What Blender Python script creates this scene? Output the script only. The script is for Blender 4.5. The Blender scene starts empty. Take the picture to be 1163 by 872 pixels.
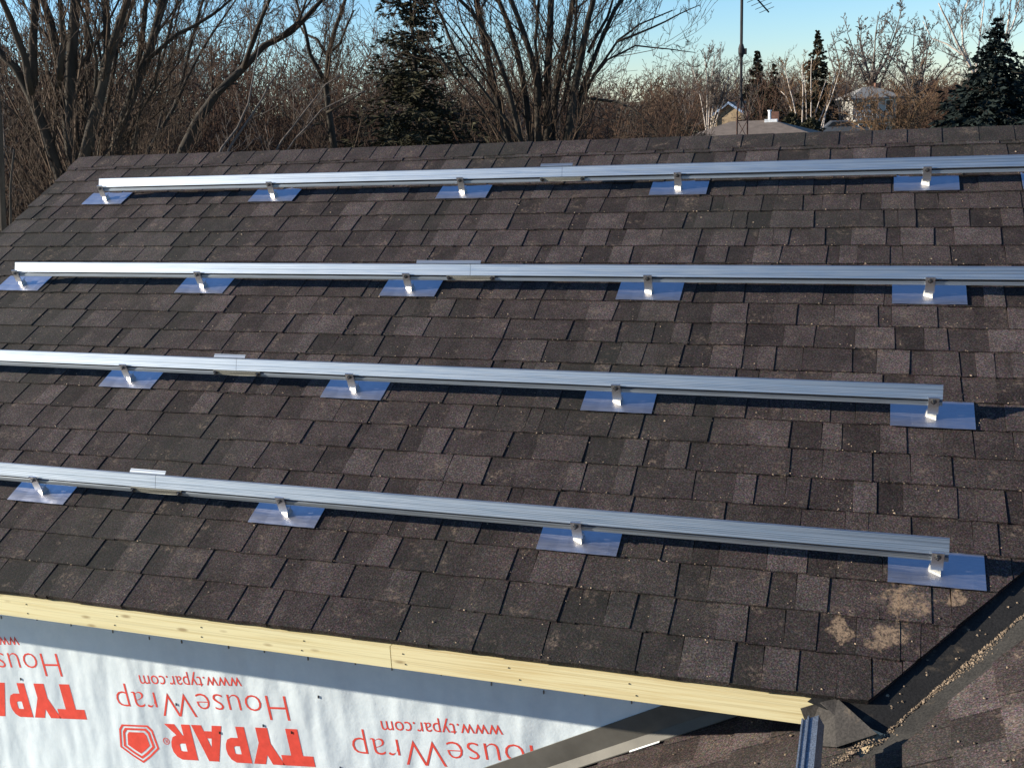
import bpy, math, random
import numpy as np
from mathutils import Vector, Matrix

# ------------------------------------------------------------------ camera, sky, sun, exposure
scene = bpy.context.scene
CAM = np.array([4.62597, -3.42663, 1.59195])
ROT = np.array([[0.948029, 0.039980, -0.315663], [0.315015, -0.257608, 0.913457], [-0.044797, -0.965422, -0.256814]])  # columns: right, down, forward
FPX = 1200.74
cd = bpy.data.cameras.new('camera'); cam = bpy.data.objects.new('camera', cd); scene.collection.objects.link(cam)
cd.sensor_width = 36; cd.lens = 36 * FPX / 1163; cd.clip_start = .05; cd.clip_end = 3000
cam.matrix_world = Matrix(((ROT[0, 0], -ROT[0, 1], -ROT[0, 2], CAM[0]), (ROT[1, 0], -ROT[1, 1], -ROT[1, 2], CAM[1]),
                           (ROT[2, 0], -ROT[2, 1], -ROT[2, 2], CAM[2]), (0, 0, 0, 1)))
scene.camera = cam
scene.render.resolution_x = 1024; scene.render.resolution_y = 767
SUN = Vector((-0.917, -0.273, 0.290)).normalized()
w = bpy.data.worlds.new('World'); scene.world = w; w.use_nodes = True
nt = w.node_tree; sky = nt.nodes.new('ShaderNodeTexSky'); sky.sky_type = 'NISHITA'; sky.sun_disc = False
sky.sun_elevation = math.asin(SUN.z); sky.sun_rotation = math.atan2(SUN.x, SUN.y)
sky.air_density = 1.0; sky.dust_density = 0.0; sky.ozone_density = 6.0
nt.links.new(sky.outputs[0], nt.nodes['Background'].inputs[0]); nt.nodes['Background'].inputs[1].default_value = 0.10
sl = bpy.data.lights.new('sun', 'SUN'); sl.energy = 5.0; sl.angle = math.radians(.5); sl.color = (1, .93, .80)
so = bpy.data.objects.new('sun', sl); scene.collection.objects.link(so); so.rotation_euler = SUN.to_track_quat('Z', 'Y').to_euler()
scene.view_settings.view_transform = 'Standard'; scene.view_settings.look = 'None'
scene.view_settings.gamma = 1; scene.view_settings.exposure = 1.05

# ------------------------------------------------------------------ helpers
rng = random.Random(7); nr = np.random.default_rng(7)
COL = scene.collection
TH = math.atan(.5); CT, ST = math.cos(TH), math.sin(TH)
def ray(x, y): return ROT @ np.array([(x - 581.5) / FPX, (y - 436) / FPX, 1.0])
def at(x, y, D):
    d = ray(x, y); return CAM + d * (D / math.hypot(d[0], d[1]))
def hit(x, y, ax, val):
    d = ray(x, y); return CAM + d * (val - CAM[ax]) / d[ax]
def pix(P):
    q = ROT.T @ (np.asarray(P) - CAM); return (581.5 + FPX * q[0] / q[2], 436 + FPX * q[1] / q[2])
def M3(u, v, n): return (u, v * CT - n * ST, v * ST + n * CT)          # main roof frame
def ground_z(x, y):
    d = math.hypot(x - 2, y); t = min(1, max(0, (d - 25) / 110)); return -3.2 - 1.9 * t * t * (3 - 2 * t)

def new_mesh(name, V, F, mat, tone=None):
    me = bpy.data.meshes.new(name); me.from_pydata(V, [], F)
    if mat: me.materials.append(mat)
    if tone is not None:
        a = me.attributes.new('tone', 'FLOAT', 'POINT'); a.data.foreach_set('value', np.asarray(tone, dtype=np.float32))
    return me
def quads_mesh(name, V, Q, mat, smooth=False, k=4):
    """fast path: V (n,3), Q (m,k) numpy"""
    me = bpy.data.meshes.new(name); n, m = len(V), len(Q)
    me.vertices.add(n); me.vertices.foreach_set('co', np.asarray(V, dtype=np.float32).ravel())
    me.loops.add(m * k); me.loops.foreach_set('vertex_index', np.asarray(Q, dtype=np.int32).ravel())
    me.polygons.add(m); me.polygons.foreach_set('loop_start', np.arange(m, dtype=np.int32) * k)
    if smooth: me.polygons.foreach_set('use_smooth', np.ones(m, dtype=bool))
    me.update(calc_edges=True); me.materials.append(mat); return me
def obj(name, me, parent=None, local=False):
    o = bpy.data.objects.new(name, me); COL.objects.link(o)
    if parent is not None:
        o.parent = parent
        if not local and parent.type == 'EMPTY': o.matrix_parent_inverse = Matrix.Translation(-parent.location)
    return o
def tag(o, label=None, cat=None, group=None, kind=None):
    for k, v in (('label', label), ('category', cat), ('group', group), ('kind', kind)):
        if v: o[k] = v
    return o
def thing(name, loc, label, cat, group=None):
    o = bpy.data.objects.new(name, None); COL.objects.link(o); o.location = loc; o.empty_display_size = .2
    return tag(o, label, cat, group)
def copy_tree(o, parent=None):
    c = o.copy(); COL.objects.link(c)
    if parent is not None: c.parent = parent
    for ch in o.children: copy_tree(ch, c)
    return c
class MB:
    def __init__(s): s.V = []; s.F = []
    def hexa(s, p):
        b = len(s.V); s.V += [tuple(q) for q in p]
        s.F += [tuple(b + i for i in f) for f in ((0, 3, 2, 1), (4, 5, 6, 7), (0, 1, 5, 4), (1, 2, 6, 5), (2, 3, 7, 6), (3, 0, 4, 7))]
    def box(s, x0, x1, y0, y1, z0, z1, fn=None):
        p = [(x0, y0, z0), (x1, y0, z0), (x1, y1, z0), (x0, y1, z0), (x0, y0, z1), (x1, y0, z1), (x1, y1, z1), (x0, y1, z1)]
        s.hexa([fn(*q) for q in p] if fn else p)
    def prism(s, lo, hi):
        b = len(s.V); n = len(lo); s.V += [tuple(q) for q in lo] + [tuple(q) for q in hi]
        s.F += [tuple(range(b + n - 1, b - 1, -1)), tuple(range(b + n, b + 2 * n))]
        s.F += [(b + i, b + (i + 1) % n, b + n + (i + 1) % n, b + n + i) for i in range(n)]
    def sheet(s, pts, n, t=.002):
        n = Vector(n).normalized() * t; s.prism([tuple(Vector(q) - n) for q in pts], [tuple(q) for q in pts])
    def tube(s, pts, rad, k=8, cap=True):
        pts = [Vector(p) for p in pts]; b = len(s.V); up = Vector((.13, .21, .97))
        for i, p in enumerate(pts):
            d = (pts[min(i + 1, len(pts) - 1)] - pts[max(i - 1, 0)]).normalized()
            a = d.cross(up); a = a.normalized() if a.length > 1e-3 else d.cross(Vector((1, 0, 0))).normalized(); c = d.cross(a)
            r = rad[i] if hasattr(rad, '__len__') else rad
            for j in range(k):
                t = 2 * math.pi * j / k; s.V.append(tuple(p + (a * math.cos(t) + c * math.sin(t)) * r))
        for i in range(len(pts) - 1):
            for j in range(k):
                s.F.append((b + i * k + j, b + i * k + (j + 1) % k, b + (i + 1) * k + (j + 1) % k, b + (i + 1) * k + j))
        if cap:
            s.F.append(tuple(b + j for j in range(k - 1, -1, -1))); e = b + (len(pts) - 1) * k; s.F.append(tuple(e + j for j in range(k)))
    def mesh(s, name, mat, smooth=False):
        me = new_mesh(name, s.V, s.F, mat)
        if smooth: me.polygons.foreach_set('use_smooth', [True] * len(me.polygons))
        return me
    def build(s, name, mat, parent=None, local=False, smooth=False): return obj(name, s.mesh(name, mat, smooth), parent, local)

# ------------------------------------------------------------------ materials
class NT:
    def __init__(s, name):
        s.m = bpy.data.materials.new(name); s.m.use_nodes = True; s.t = s.m.node_tree; s.b = s.t.nodes['Principled BSDF']
        s.co = s.n('ShaderNodeTexCoord').outputs['Object']
    def n(s, typ, **kw):
        x = s.t.nodes.new(typ)
        for k, v in kw.items(): setattr(x, k, v)
        return x
    def link(s, a, b): s.t.links.new(a, b)
    def mapping(s, scale=(1, 1, 1), rot=(0, 0, 0), loc=(0, 0, 0), src=None):
        m = s.n('ShaderNodeMapping'); m.inputs['Scale'].default_value = scale; m.inputs['Rotation'].default_value = rot; m.inputs['Location'].default_value = loc
        s.link(src or s.co, m.inputs[0]); return m.outputs[0]
    def noise(s, scale, detail=3, rough=.6, src=None):
        x = s.n('ShaderNodeTexNoise'); x.inputs['Scale'].default_value = scale; x.inputs['Detail'].default_value = detail; x.inputs['Roughness'].default_value = rough
        s.link(src or s.co, x.inputs['Vector']); return x.outputs['Fac']
    def ramp(s, fac, stops):
        r = s.n('ShaderNodeValToRGB'); e = r.color_ramp.elements
        while len(e) < len(stops): e.new(.5)
        for i, (p, c) in enumerate(stops):
            e[i].position = p; e[i].color = tuple(c) + (1,) if hasattr(c, '__len__') else (c, c, c, 1)
        s.link(fac, r.inputs[0]); return r.outputs[0]
    def mix(s, fac, a, b, mode='MIX'):
        m = s.n('ShaderNodeMix', data_type='RGBA', blend_type=mode)
        for sock, v in ((m.inputs[0], fac), (m.inputs[6], a), (m.inputs[7], b)):
            if hasattr(v, 'links'): s.link(v, sock)
            elif hasattr(v, '__len__'): sock.default_value = tuple(v) + (1,)
            else: sock.default_value = v
        return m.outputs[2]
    def math(s, op, a, b=0.0, c=None):
        m = s.n('ShaderNodeMath', operation=op)
        for i, v in enumerate((a, b) if c is None else (a, b, c)):
            if hasattr(v, 'links'): s.link(v, m.inputs[i])
            else: m.inputs[i].default_value = v
        return m.outputs[0]
    def bump(s, h, strength=.3, dist=.01):
        b = s.n('ShaderNodeBump'); b.inputs['Strength'].default_value = strength; b.inputs['Distance'].default_value = dist
        s.link(h, b.inputs['Height']); s.link(b.outputs[0], s.b.inputs['Normal'])
    def out(s, col=None, rough=.7, metal=0, spec=.3):
        if col is not None:
            if hasattr(col, 'links'): s.link(col, s.b.inputs['Base Color'])
            else: s.b.inputs['Base Color'].default_value = tuple(col) + (1,)
        if hasattr(rough, 'links'): s.link(rough, s.b.inputs['Roughness'])
        else: s.b.inputs['Roughness'].default_value = rough
        s.b.inputs['Metallic'].default_value = metal; s.b.inputs['Specular IOR Level'].default_value = spec
        return s.m
def plain(name, col, rough=.7, metal=0, spec=.3, var=.25, scale=8):
    t = NT(name); f = t.noise(scale, 4)
    lo = tuple(c * (1 - var) for c in col); hi = tuple(min(1, c * (1 + var)) for c in col)
    return t.out(t.ramp(f, [(.3, lo), (.7, hi)]), rough, metal, spec)

def shingle_mat():
    t = NT('asphalt_shingle'); a = t.n('ShaderNodeAttribute', attribute_name='tone').outputs['Fac']
    base = t.ramp(a, [(0, (.024, .0186, .0172)), (.35, (.037, .0287, .0265)), (.7, (.052, .0405, .0374)), (1, (.071, .0565, .0525))])
    g = t.noise(170, 3, .8); base = t.mix(1.0, base, t.ramp(g, [(.32, .22), (.5, .85), (.68, 2.5)]), 'MULTIPLY')
    gc = t.n('ShaderNodeTexNoise'); gc.inputs['Scale'].default_value = 120; gc.inputs['Detail'].default_value = 3; t.link(t.co, gc.inputs['Vector'])
    base = t.mix(.55, base, t.mix(1.0, base, t.mix(1.0, gc.outputs['Color'], (2.1, 1.95, 1.9), 'MULTIPLY'), 'MULTIPLY'))
    bl = t.noise(9, 4, .6); base = t.mix(1.0, base, t.ramp(bl, [(.3, .72), (.7, 1.3)]), 'MULTIPLY')
    # greenish-black weathering in big patches, tan scuffs
    al = t.noise(.9, 4, .6); base = t.mix(t.ramp(al, [(.48, 0), (.62, .38)]), base, (.020, .024, .018))
    sc = t.math('MULTIPLY', t.ramp(t.noise(10, 5, .7), [(.55, 0), (.70, 1)]), t.ramp(t.noise(70, 4, .75), [(.47, 0), (.62, 1)]))
    base = t.mix(t.math('MULTIPLY', sc, .85), base, (.20, .145, .105))
    # mud splashes beside the valley
    geo = t.n('ShaderNodeNewGeometry').outputs['Position']; tot = None; wv_ = t.noise(11, 3, .6)
    for (c, r) in (((4.79, -.06, -.03), .100), ((4.72, -.185, -.09), .080), ((4.575, -.190, -.095), .050), ((4.93, -.05, -.02), .045)):
        d = t.n('ShaderNodeVectorMath', operation='DISTANCE'); t.link(geo, d.inputs[0]); d.inputs[1].default_value = c
        f = t.math('SUBTRACT', 1.0, t.math('DIVIDE', t.math('ADD', d.outputs['Value'], t.math('MULTIPLY', t.math('SUBTRACT', wv_, .5), .22)), r)); tot = f if tot is None else t.math('MAXIMUM', tot, f)
    mud = t.ramp(t.math('ADD', t.math('MULTIPLY', tot, .55), t.math('ADD', t.math('MULTIPLY', t.noise(15, 4, .7), .55), t.math('MULTIPLY', t.noise(60, 5, .85), .5))), [(.58, 0), (.78, 1)])
    mud = t.math('MULTIPLY', mud, t.math('GREATER_THAN', tot, 0.0))
    base = t.mix(t.math('MULTIPLY', mud, t.ramp(t.noise(90, 3, .8), [(.38, .10), (.58, .92)])), base, (.27, .185, .118))
    t.bump(g, .6, .004)
    return t.out(base, .92, 0, .15)
MAT = {}
MAT['shingle'] = shingle_mat()
def membrane(name, c):
    t = NT(name); n = t.noise(140, 3, .7); b = t.noise(6, 4)
    col = t.mix(1.0, t.ramp(b, [(.3, tuple(x * .7 for x in c)), (.7, tuple(x * 1.3 for x in c))]), t.ramp(n, [(.3, .5), (.7, 1.6)]), 'MULTIPLY')
    dust = t.math('MULTIPLY', t.ramp(t.noise(11, 5), [(.58, 0), (.72, 1)]), t.ramp(t.noise(60, 3), [(.45, 0), (.6, 1)]))
    t.bump(n, .3, .003); return t.out(t.mix(t.math('MULTIPLY', dust, .4), col, (.17, .125, .08)), .75, 0, .25)
MAT['membrane'] = membrane('valley_membrane_dim_tone', (.013, .012, .011))  # main-roof side of the lining: its dimness in grazing light is painted into the colour
MAT['membrane_lit_tone'] = membrane('valley_membrane_lit_tone', (.030, .027, .023))  # same lining on the cross roof, sunlit look put into a lighter colour
MAT['flap'] = membrane('weathered_flap', (.034, .029, .025))
def alu(name, base, rough, streak=.12, axis=(1, 60, 60)):
    t = NT(name); n = t.noise(6, 4, .6, t.mapping(axis)); col = t.ramp(n, [(.3, tuple(c * (1 - streak) for c in base)), (.7, base)])
    if 'rail' in name: ln = t.noise(3, 2, .5, t.mapping((.12, 130, 130))); col = t.mix(1.0, col, t.ramp(ln, [(.40, .50), (.56, 1.0)]), 'MULTIPLY')
    t.bump(n, .02, .001)
    return t.out(col, t.ramp(t.noise(20, 3, .6, t.mapping((.3, 20, 20))), [(.3, rough * .8), (.7, rough * 1.25)]), 1.0, .5)
MAT['rail'] = alu('mill_aluminium_rail', (.42, .46, .51), .48, .10)
MAT['plate'] = alu('flashing_plate_metal', (.66, .65, .70), .40, .14, (3, 90, 90))
MAT['bracket'] = alu('bracket_aluminium', (.80, .80, .80), .35, .15, (30, 30, 30))
MAT['foot'] = alu('bright_foot', (.66, .63, .56), .55, .1, (30, 30, 30))
MAT['bolt'] = alu('steel_bolt', (.25, .24, .23), .35, .3, (50, 50, 50))
MAT['splice'] = alu('oxidised_splice', (.42, .40, .34), .6, .5, (30, 60, 60))
def pine(name, c0, c1):
    t = NT(name); gr = t.noise(4, 6, .6, t.mapping((.6, 25, 25)))
    col = t.ramp(gr, [(.3, c1), (.55, c0), (.75, tuple(x * .94 for x in c0))])
    ln = t.noise(5, 2, .5, t.mapping((.25, 40, 40), loc=(3, 0, 0))); col = t.mix(t.ramp(ln, [(.56, 0), (.62, .35)]), col, tuple(x * .72 for x in c1))
    v = t.n('ShaderNodeTexVoronoi'); v.inputs['Scale'].default_value = 1.0; t.link(t.mapping((5.3, 1, 17)), v.inputs['Vector'])
    kn = t.ramp(v.outputs['Distance'], [(.07, 1), (.16, 0)]); col = t.mix(t.math('MULTIPLY', kn, .6), col, (.20, .10, .03))
    t.bump(gr, .15, .002); return t.out(col, .6, 0, .3)
MAT['pine_pale'] = pine('pale_pine', (.80, .70, .40), (.70, .57, .28))
MAT['pine'] = pine('grained_pine', (.80, .68, .38), (.64, .48, .22))
def wrap():
    t = NT('house_wrap'); n1 = t.noise(2.0, 2, .5, t.mapping((2.4, 1, .7), rot=(0, .6, 0))); n2 = t.noise(22, 3)
    t.bump(t.math('ADD', t.math('MULTIPLY', n1, 1.0), t.math('MULTIPLY', n2, .05)), 0.65, .05)
    return t.out(t.ramp(n2, [(.3, (.61, .67, .69)), (.7, (.67, .72, .73))]), .5, 0, .35)
MAT['wrap'] = wrap()
MAT['ink'] = plain('red_ink', (.72, .075, .050), .5, 0, .3, .12, 30)
MAT['soffit'] = plain('raw_sheathing', (.35, .27, .17), .8)
MAT['wallflash'] = plain('brown_flashing', (.115, .105, .088), .6, .1, .3, .25, 6)
MAT['white_metal'] = plain('white_trim', (.75, .75, .73), .5)
MAT['tan_chip'] = plain('tan_debris', (.33, .24, .16), .9, 0, .1, .7, 60)
MAT['grit'] = plain('brown_grit', (.19, .14, .095), .9, 0, .1, .8, 90)
def bark(name, c, var=.45, s=9):
    t = NT(name); n = t.noise(s, 5, .65, t.mapping((1, 1, .25))); t.bump(n, .5, .02)
    return t.out(t.ramp(n, [(.25, tuple(x * (1 - var) for x in c)), (.75, tuple(x * (1 + var) for x in c))]), .9, 0, .15)
MAT['bark'] = bark('grey_brown_bark', (.042, .034, .026))
MAT['twig'] = bark('brown_twigs', (.064, .044, .031), .35)
MAT['twig_red'] = bark('red_brown_twigs', (.080, .046, .031), .35)
MAT['twig_tan'] = bark('tan_twigs', (.15, .092, .052), .3)
MAT['twig_far'] = bark('far_brush_twigs', (.095, .060, .040), .35)
MAT['twig_grey'] = bark('grey_twigs', (.12, .10, .088), .3)
def birch():
    t = NT('birch_bark'); n = t.noise(5, 4, .7, t.mapping((1, 1, 6)))
    return t.out(t.ramp(n, [(.36, (.09, .07, .06)), (.48, (.48, .40, .33)), (.8, (.60, .52, .44))]), .75)
MAT['birch'] = birch()
MAT['spruce'] = bark('blue_spruce_needles', (.013, .019, .017), .5, 3)
MAT['needle'] = bark('dark_pine_needles', (.036, .033, .018), .5, 2)
MAT['needle2'] = bark('brown_green_needles', (.034, .030, .017), .5, 2)
def ground_mat():
    t = NT('winter_ground'); a = t.noise(.06, 5, .6); b = t.noise(3, 5, .7)
    col = t.ramp(a, [(.35, (.10, .075, .05)), (.55, (.16, .125, .075)), (.7, (.11, .12, .055))])
    return t.out(t.mix(1.0, col, t.ramp(b, [(.3, .6), (.7, 1.4)]), 'MULTIPLY'), .95, 0, .1)
MAT['ground'] = ground_mat()
MAT['far_roof'] = plain('far_roof_brown', (.16, .125, .10), .9, 0, .2, .2, 3)
MAT['far_roof_grey'] = plain('far_roof_grey', (.22, .205, .185), .9, 0, .2, .2, 2)
MAT['white_wall'] = plain('white_siding', (.34, .32, .28), .7, 0, .2, .1, 1)
MAT['tan_wall'] = plain('tan_brick', (.42, .34, .22), .85, 0, .2, .25, 2)
MAT['brown_wall'] = plain('brown_wall', (.22, .16, .10), .85, 0, .2, .2, 2)
MAT['blue_trim'] = plain('slate_blue_trim', (.16, .22, .32), .6, 0, .3, .1, 2)
MAT['glass'] = plain('dark_glass', (.02, .025, .03), .08, 0, .6, .1, 2)
MAT['brick'] = plain('chimney_brick', (.17, .085, .06), .85, 0, .2, .25, 5)
MAT['rust'] = plain('rusty_steel', (.075, .035, .025), .8, .2, .3, .3, 6)
MAT['dark_steel'] = plain('dark_antenna_steel', (.030, .026, .026), .7, .2, .3, .2, 6)
MAT['car_paint'] = plain('silver_paint', (.24, .25, .27), .3, .6, .5, .05, 3)
MAT['tyre'] = plain('tyre_rubber', (.02, .02, .02), .9)

# ------------------------------------------------------------------ ground
def make_ground():
    R = [0, 4, 8, 14, 20, 28, 38, 50, 65, 80, 100, 120, 140, 170, 220, 320, 520, 900, 1500]; K = 48; V = [(2, 0, -3.2)]; F = []
    for r in R[1:]:
        for k in range(K):
            a = 2 * math.pi * k / K; x, y = 2 + r * math.cos(a), r * math.sin(a); V.append((x, y, ground_z(x, y)))
    for k in range(K): F.append((0, 1 + k, 1 + (k + 1) % K))
    for i in range(len(R) - 2):
        for k in range(K):
            a, b = 1 + i * K + k, 1 + i * K + (k + 1) % K; F.append((a, a + K, b + K, b))
    tag(obj('ground', new_mesh('ground', V, F, MAT['ground'])), kind='structure')
make_ground()

# ------------------------------------------------------------------ the house
YF = -.4114                                   # front of the fascia
YW = -.1114                                   # wall face
EAVE, RAKE, RIDGE, EXP = -.462, -.575, 3.035, .1508
VX, VY, VZ = 4.713, -.4956, -.2478            # foot of the valley
VK = .835                                     # du/dv of the valley on the main roof
TQ = math.atan(.536); CQ, SQ = math.cos(TQ), math.sin(TQ)
def X3(y, w_, n): return (VX + w_ * CQ - n * SQ, y, VZ + w_ * SQ + n * CQ)     # cross roof frame: y, up-slope, normal
def cut_u(v): return 4.678 + (v + .456) * VK
house = thing('house', (2.0, 1.5, -3.2), 'bungalow with dark shingled roof and white wrapped wall under a bare pine fascia', 'house')
# decks
mb = MB(); UR = 8.0
vr = RIDGE - .012
mb.prism([M3(RAKE + .02, EAVE + .02, -.05), M3(4.69, EAVE + .02, -.05), M3(4.69 + (vr - EAVE) * VK, vr, -.05), M3(RAKE + .02, vr, -.05)],
         [M3(RAKE + .02, EAVE + .02, -.021), M3(4.69, EAVE + .02, -.021), M3(4.69 + (vr - EAVE) * VK, vr, -.021), M3(RAKE + .02, vr, -.021)])
main_roof = mb.build('main_roof', MAT['soffit'], house)
RY, RZ = RIDGE * CT, RIDGE * ST
mb = MB(); mb.prism([(RAKE, RY, RZ - .05), (UR, RY, RZ - .05), (UR, 2 * RY - YF, EAVE * ST - .05), (RAKE, 2 * RY - YF, EAVE * ST - .05)],
                    [(RAKE, RY, RZ - .01), (UR, RY, RZ - .01), (UR, 2 * RY - YF, EAVE * ST - .01), (RAKE, 2 * RY - YF, EAVE * ST - .01)])
mb.build('rear_roof', plain('rear_shingles', (.045, .040, .040), .9, 0, .15, .5, 12), house)
WTOP = 3.55; WBOT = -2.75
mb = MB(); mb.prism([X3(-4.6, WBOT, -.05), X3(-4.6, WTOP, -.05), X3(2.5, WTOP, -.05), X3(VY, 0, -.05), X3(YW - .004, -.25, -.05), X3(YW - .004, WBOT, -.05)],
                    [X3(-4.6, WBOT, -.021), X3(-4.6, WTOP, -.021), X3(2.5, WTOP, -.021), X3(VY, 0, -.021), X3(YW - .004, -.25, -.021), X3(YW - .004, WBOT, -.021)])
cross_roof = mb.build('cross_roof', MAT['soffit'], house)

# shingles -----------------------------------------------------------
pieces = []                                   # (world top polygon, world bottom polygon, tone, roof index)
def clip(poly, f):
    out = []
    for i in range(len(poly)):
        a, b = poly[i], poly[(i + 1) % len(poly)]; fa, fb = f(a), f(b)
        if fa >= 0: out.append(a)
        if (fa >= 0) != (fb >= 0):
            t = fa / (fa - fb); out.append((a[0] + (b[0] - a[0]) * t, a[1] + (b[1] - a[1]) * t))
    return out
def course(k, v0, e, a0, a1, cutf, frame, roof, swap=False, r=None, wmul=1.0):
    a = a0 - r.uniform(0, .2); raised = r.random() < .5; drift = r.uniform(-.003, .003)
    while a < a1:
        wd = (r.choice((.075, .10, .13, .16, .19)) if raised else r.choice((.06, .09, .12, .15))) * r.uniform(.9, 1.1) * wmul
        tone = r.uniform(.40, .95) if raised else r.uniform(.05, .62)
        if raised and r.random() < .13: tone = 1.0
        h = r.uniform(.0028, .0042) if raised else r.uniform(0, .001)
        j0, j1, sk = r.uniform(-.003, .003) + drift, r.uniform(-.003, .003) + drift, r.uniform(-.005, .005); lf = (r.uniform(0, .0018), r.uniform(0, .0018))
        lo, hi = max(a, a0), min(a + wd, a1)
        if hi - lo > .012:
            top = v0 + e + .02
            poly = [(lo + .0006, v0 + j0), (hi - .0006 + sk * .3, v0 + j1), (hi - .0006 - sk, top), (lo + .0006, top)]
            poly = clip(poly, cutf)
            if len(poly) >= 3:
                up = [frame(p[0], p[1], h - .007 * (p[1] - v0) / e + max(0, 1 - (p[1] - v0) / e) * (lf[0] if p[0] < (lo + hi) / 2 else lf[1])) for p in poly]; dn = [frame(p[0], p[1], -.0175) for p in poly]
                pieces.append((up, dn, tone, roof))
        a += wd; raised = not raised if r.random() < .9 else raised
r1 = random.Random(11)
k = 0; v0 = EAVE
while v0 < RIDGE - .12:
    vn = -.4515 + (k + 1) * EXP; e = vn - v0
    if v0 + e + .02 > RIDGE - .015: e = RIDGE - .035 - v0
    course(k, v0, e, RAKE, min(UR, cut_u(v0 + e) + .1), lambda p: cut_u(p[1]) - p[0], M3, 0, r=r1); v0 = vn; k += 1
def cross_cut(p):                             # p = (y, w): keep the cross roof's own side
    x = VX + p[1] * CQ; y = p[0]
    if x < 4.60: return (YW - .012) - y
    if x < 4.80: return -.605 - y
    return (VY + (x - .145 - VX) / .933) - y
r2 = random.Random(5)
k = int((WBOT - .0635) / .1436) - 0
while .0635 + k * .1436 < WTOP - .16:
    wv = .0635 + k * .1436; x = VX + wv * CQ
    ym = cross_cut((0, wv)); yhi = max(cross_cut((0, wv)), cross_cut((0, wv + .16)))
    near = 2.9 < x < 6.2
    course(k, wv, .1436, -2.4 if near else -4.5, yhi, cross_cut, X3, 1, r=r2, wmul=1.25 if near else 3.0); k += 1
def area_px(up):
    q = [pix(p) for p in up]; cx = sum(p[0] for p in q) / len(q); cy = sum(p[1] for p in q) / len(q)
    if not (-10 < cx < 1173 and 0 < cy < 880): return 0
    if (ROT.T @ (np.array(up[0]) - CAM))[2] < .5: return 0
    return abs(sum(q[i][0] * q[(i + 1) % len(q)][1] - q[(i + 1) % len(q)][0] * q[i][1] for i in range(len(q)))) / 2
order = sorted(range(len(pieces)), key=lambda i: -area_px(pieces[i][0])); single = set(order[:300])
rest = {0: ([], [], []), 1: ([], [], [])}
for i, (up, dn, tone, roof) in enumerate(pieces):
    n = len(up); V = list(dn) + list(up)
    F = [tuple(range(n - 1, -1, -1)), tuple(range(n, 2 * n))] + [(j, (j + 1) % n, n + (j + 1) % n, n + j) for j in range(n)]
    if i in single: obj('shingle', new_mesh('shingle', V, F, MAT['shingle'], [tone] * len(V)), (main_roof, cross_roof)[roof])
    else:
        rv, rf, rt = rest[roof]; b = len(rv); rv += V; rf += [tuple(b + q for q in f) for f in F]; rt += [tone] * len(V)
for roof, par in ((0, main_roof), (1, cross_roof)):
    rv, rf, rt = rest[roof]; tag(obj('shingle_field', new_mesh('shingle_field', rv, rf, MAT['shingle'], rt), par), kind='stuff')
# ridge caps: bent tabs lapped along the ridge
r3 = random.Random(3); u = RAKE - .01
while u < UR - .2:
    wd = .172 + r3.uniform(-.008, .008); lift = .006; L = .142 + r3.uniform(-.006, .006); V = []
    for uu, nn in ((u, .003), (u + wd + .03, .0065)):
        nn += r3.uniform(-.001, .001)
        for (v, sgn) in ((RIDGE - L, 0), (RIDGE - .045, 0), (RIDGE - .004, 0)):
            V.append(M3(uu, v, nn))
        V.append((uu, RY, RZ + nn * 1.05)); 
        for d in (.06, L): V.append((uu, RY + d * CT, RZ - d * ST + nn))
    n = 6; Vb = [(a, b, c - .0045) for a, b, c in V]; F = []
    for j in range(n - 1):
        F += [(j, j + 1, n + j + 1, n + j), (2 * n + j, 3 * n + j, 3 * n + j + 1, 2 * n + j + 1), (j, 2 * n + j, 2 * n + j + 1, j + 1), (n + j, n + j + 1, 3 * n + j + 1, 3 * n + j)]
    F += [(0, n, 3 * n, 2 * n), (n - 1, 3 * n - 1, 4 * n - 1, 2 * n - 1)]
    obj('ridge_cap', new_mesh('ridge_cap', V + Vb, F, MAT['shingle'], [r3.uniform(.1, .8)] * (4 * n)), main_roof); u += wd
# valley lining
mb = MB(); e = 3.0
mb.prism([M3(4.50, EAVE - .012, -.0215), M3(4.735, -.552, -.0215), M3(4.755 + e * VK, -.552 + e, -.0215), M3(4.50 + e * VK, EAVE - .012 + e, -.0215)],
         [M3(4.50, EAVE - .012, -.0185), M3(4.735, -.552, -.0185), M3(4.755 + e * VK, -.552 + e, -.0185), M3(4.50 + e * VK, EAVE - .012 + e, -.0185)])
mb.build('valley_membrane', MAT['membrane'], main_roof)
mb = MB()
def vx(y): return VX + (y - VY) * .933
ys = [-.62, 2.0]
pl = [(-.62, (4.62 - VX) / CQ), (-.62, (4.86 - VX) / CQ), (2.0, (vx(2.0) + .19 - VX) / CQ), (2.0, (vx(2.0) - .02 - VX) / CQ), (VY - .01, -.005)]
mb.prism([X3(y, w_, -.0208) for y, w_ in pl], [X3(y, w_, -.016) for y, w_ in pl])
mb.build('valley_membrane', MAT['membrane_lit_tone'], cross_roof)
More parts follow.
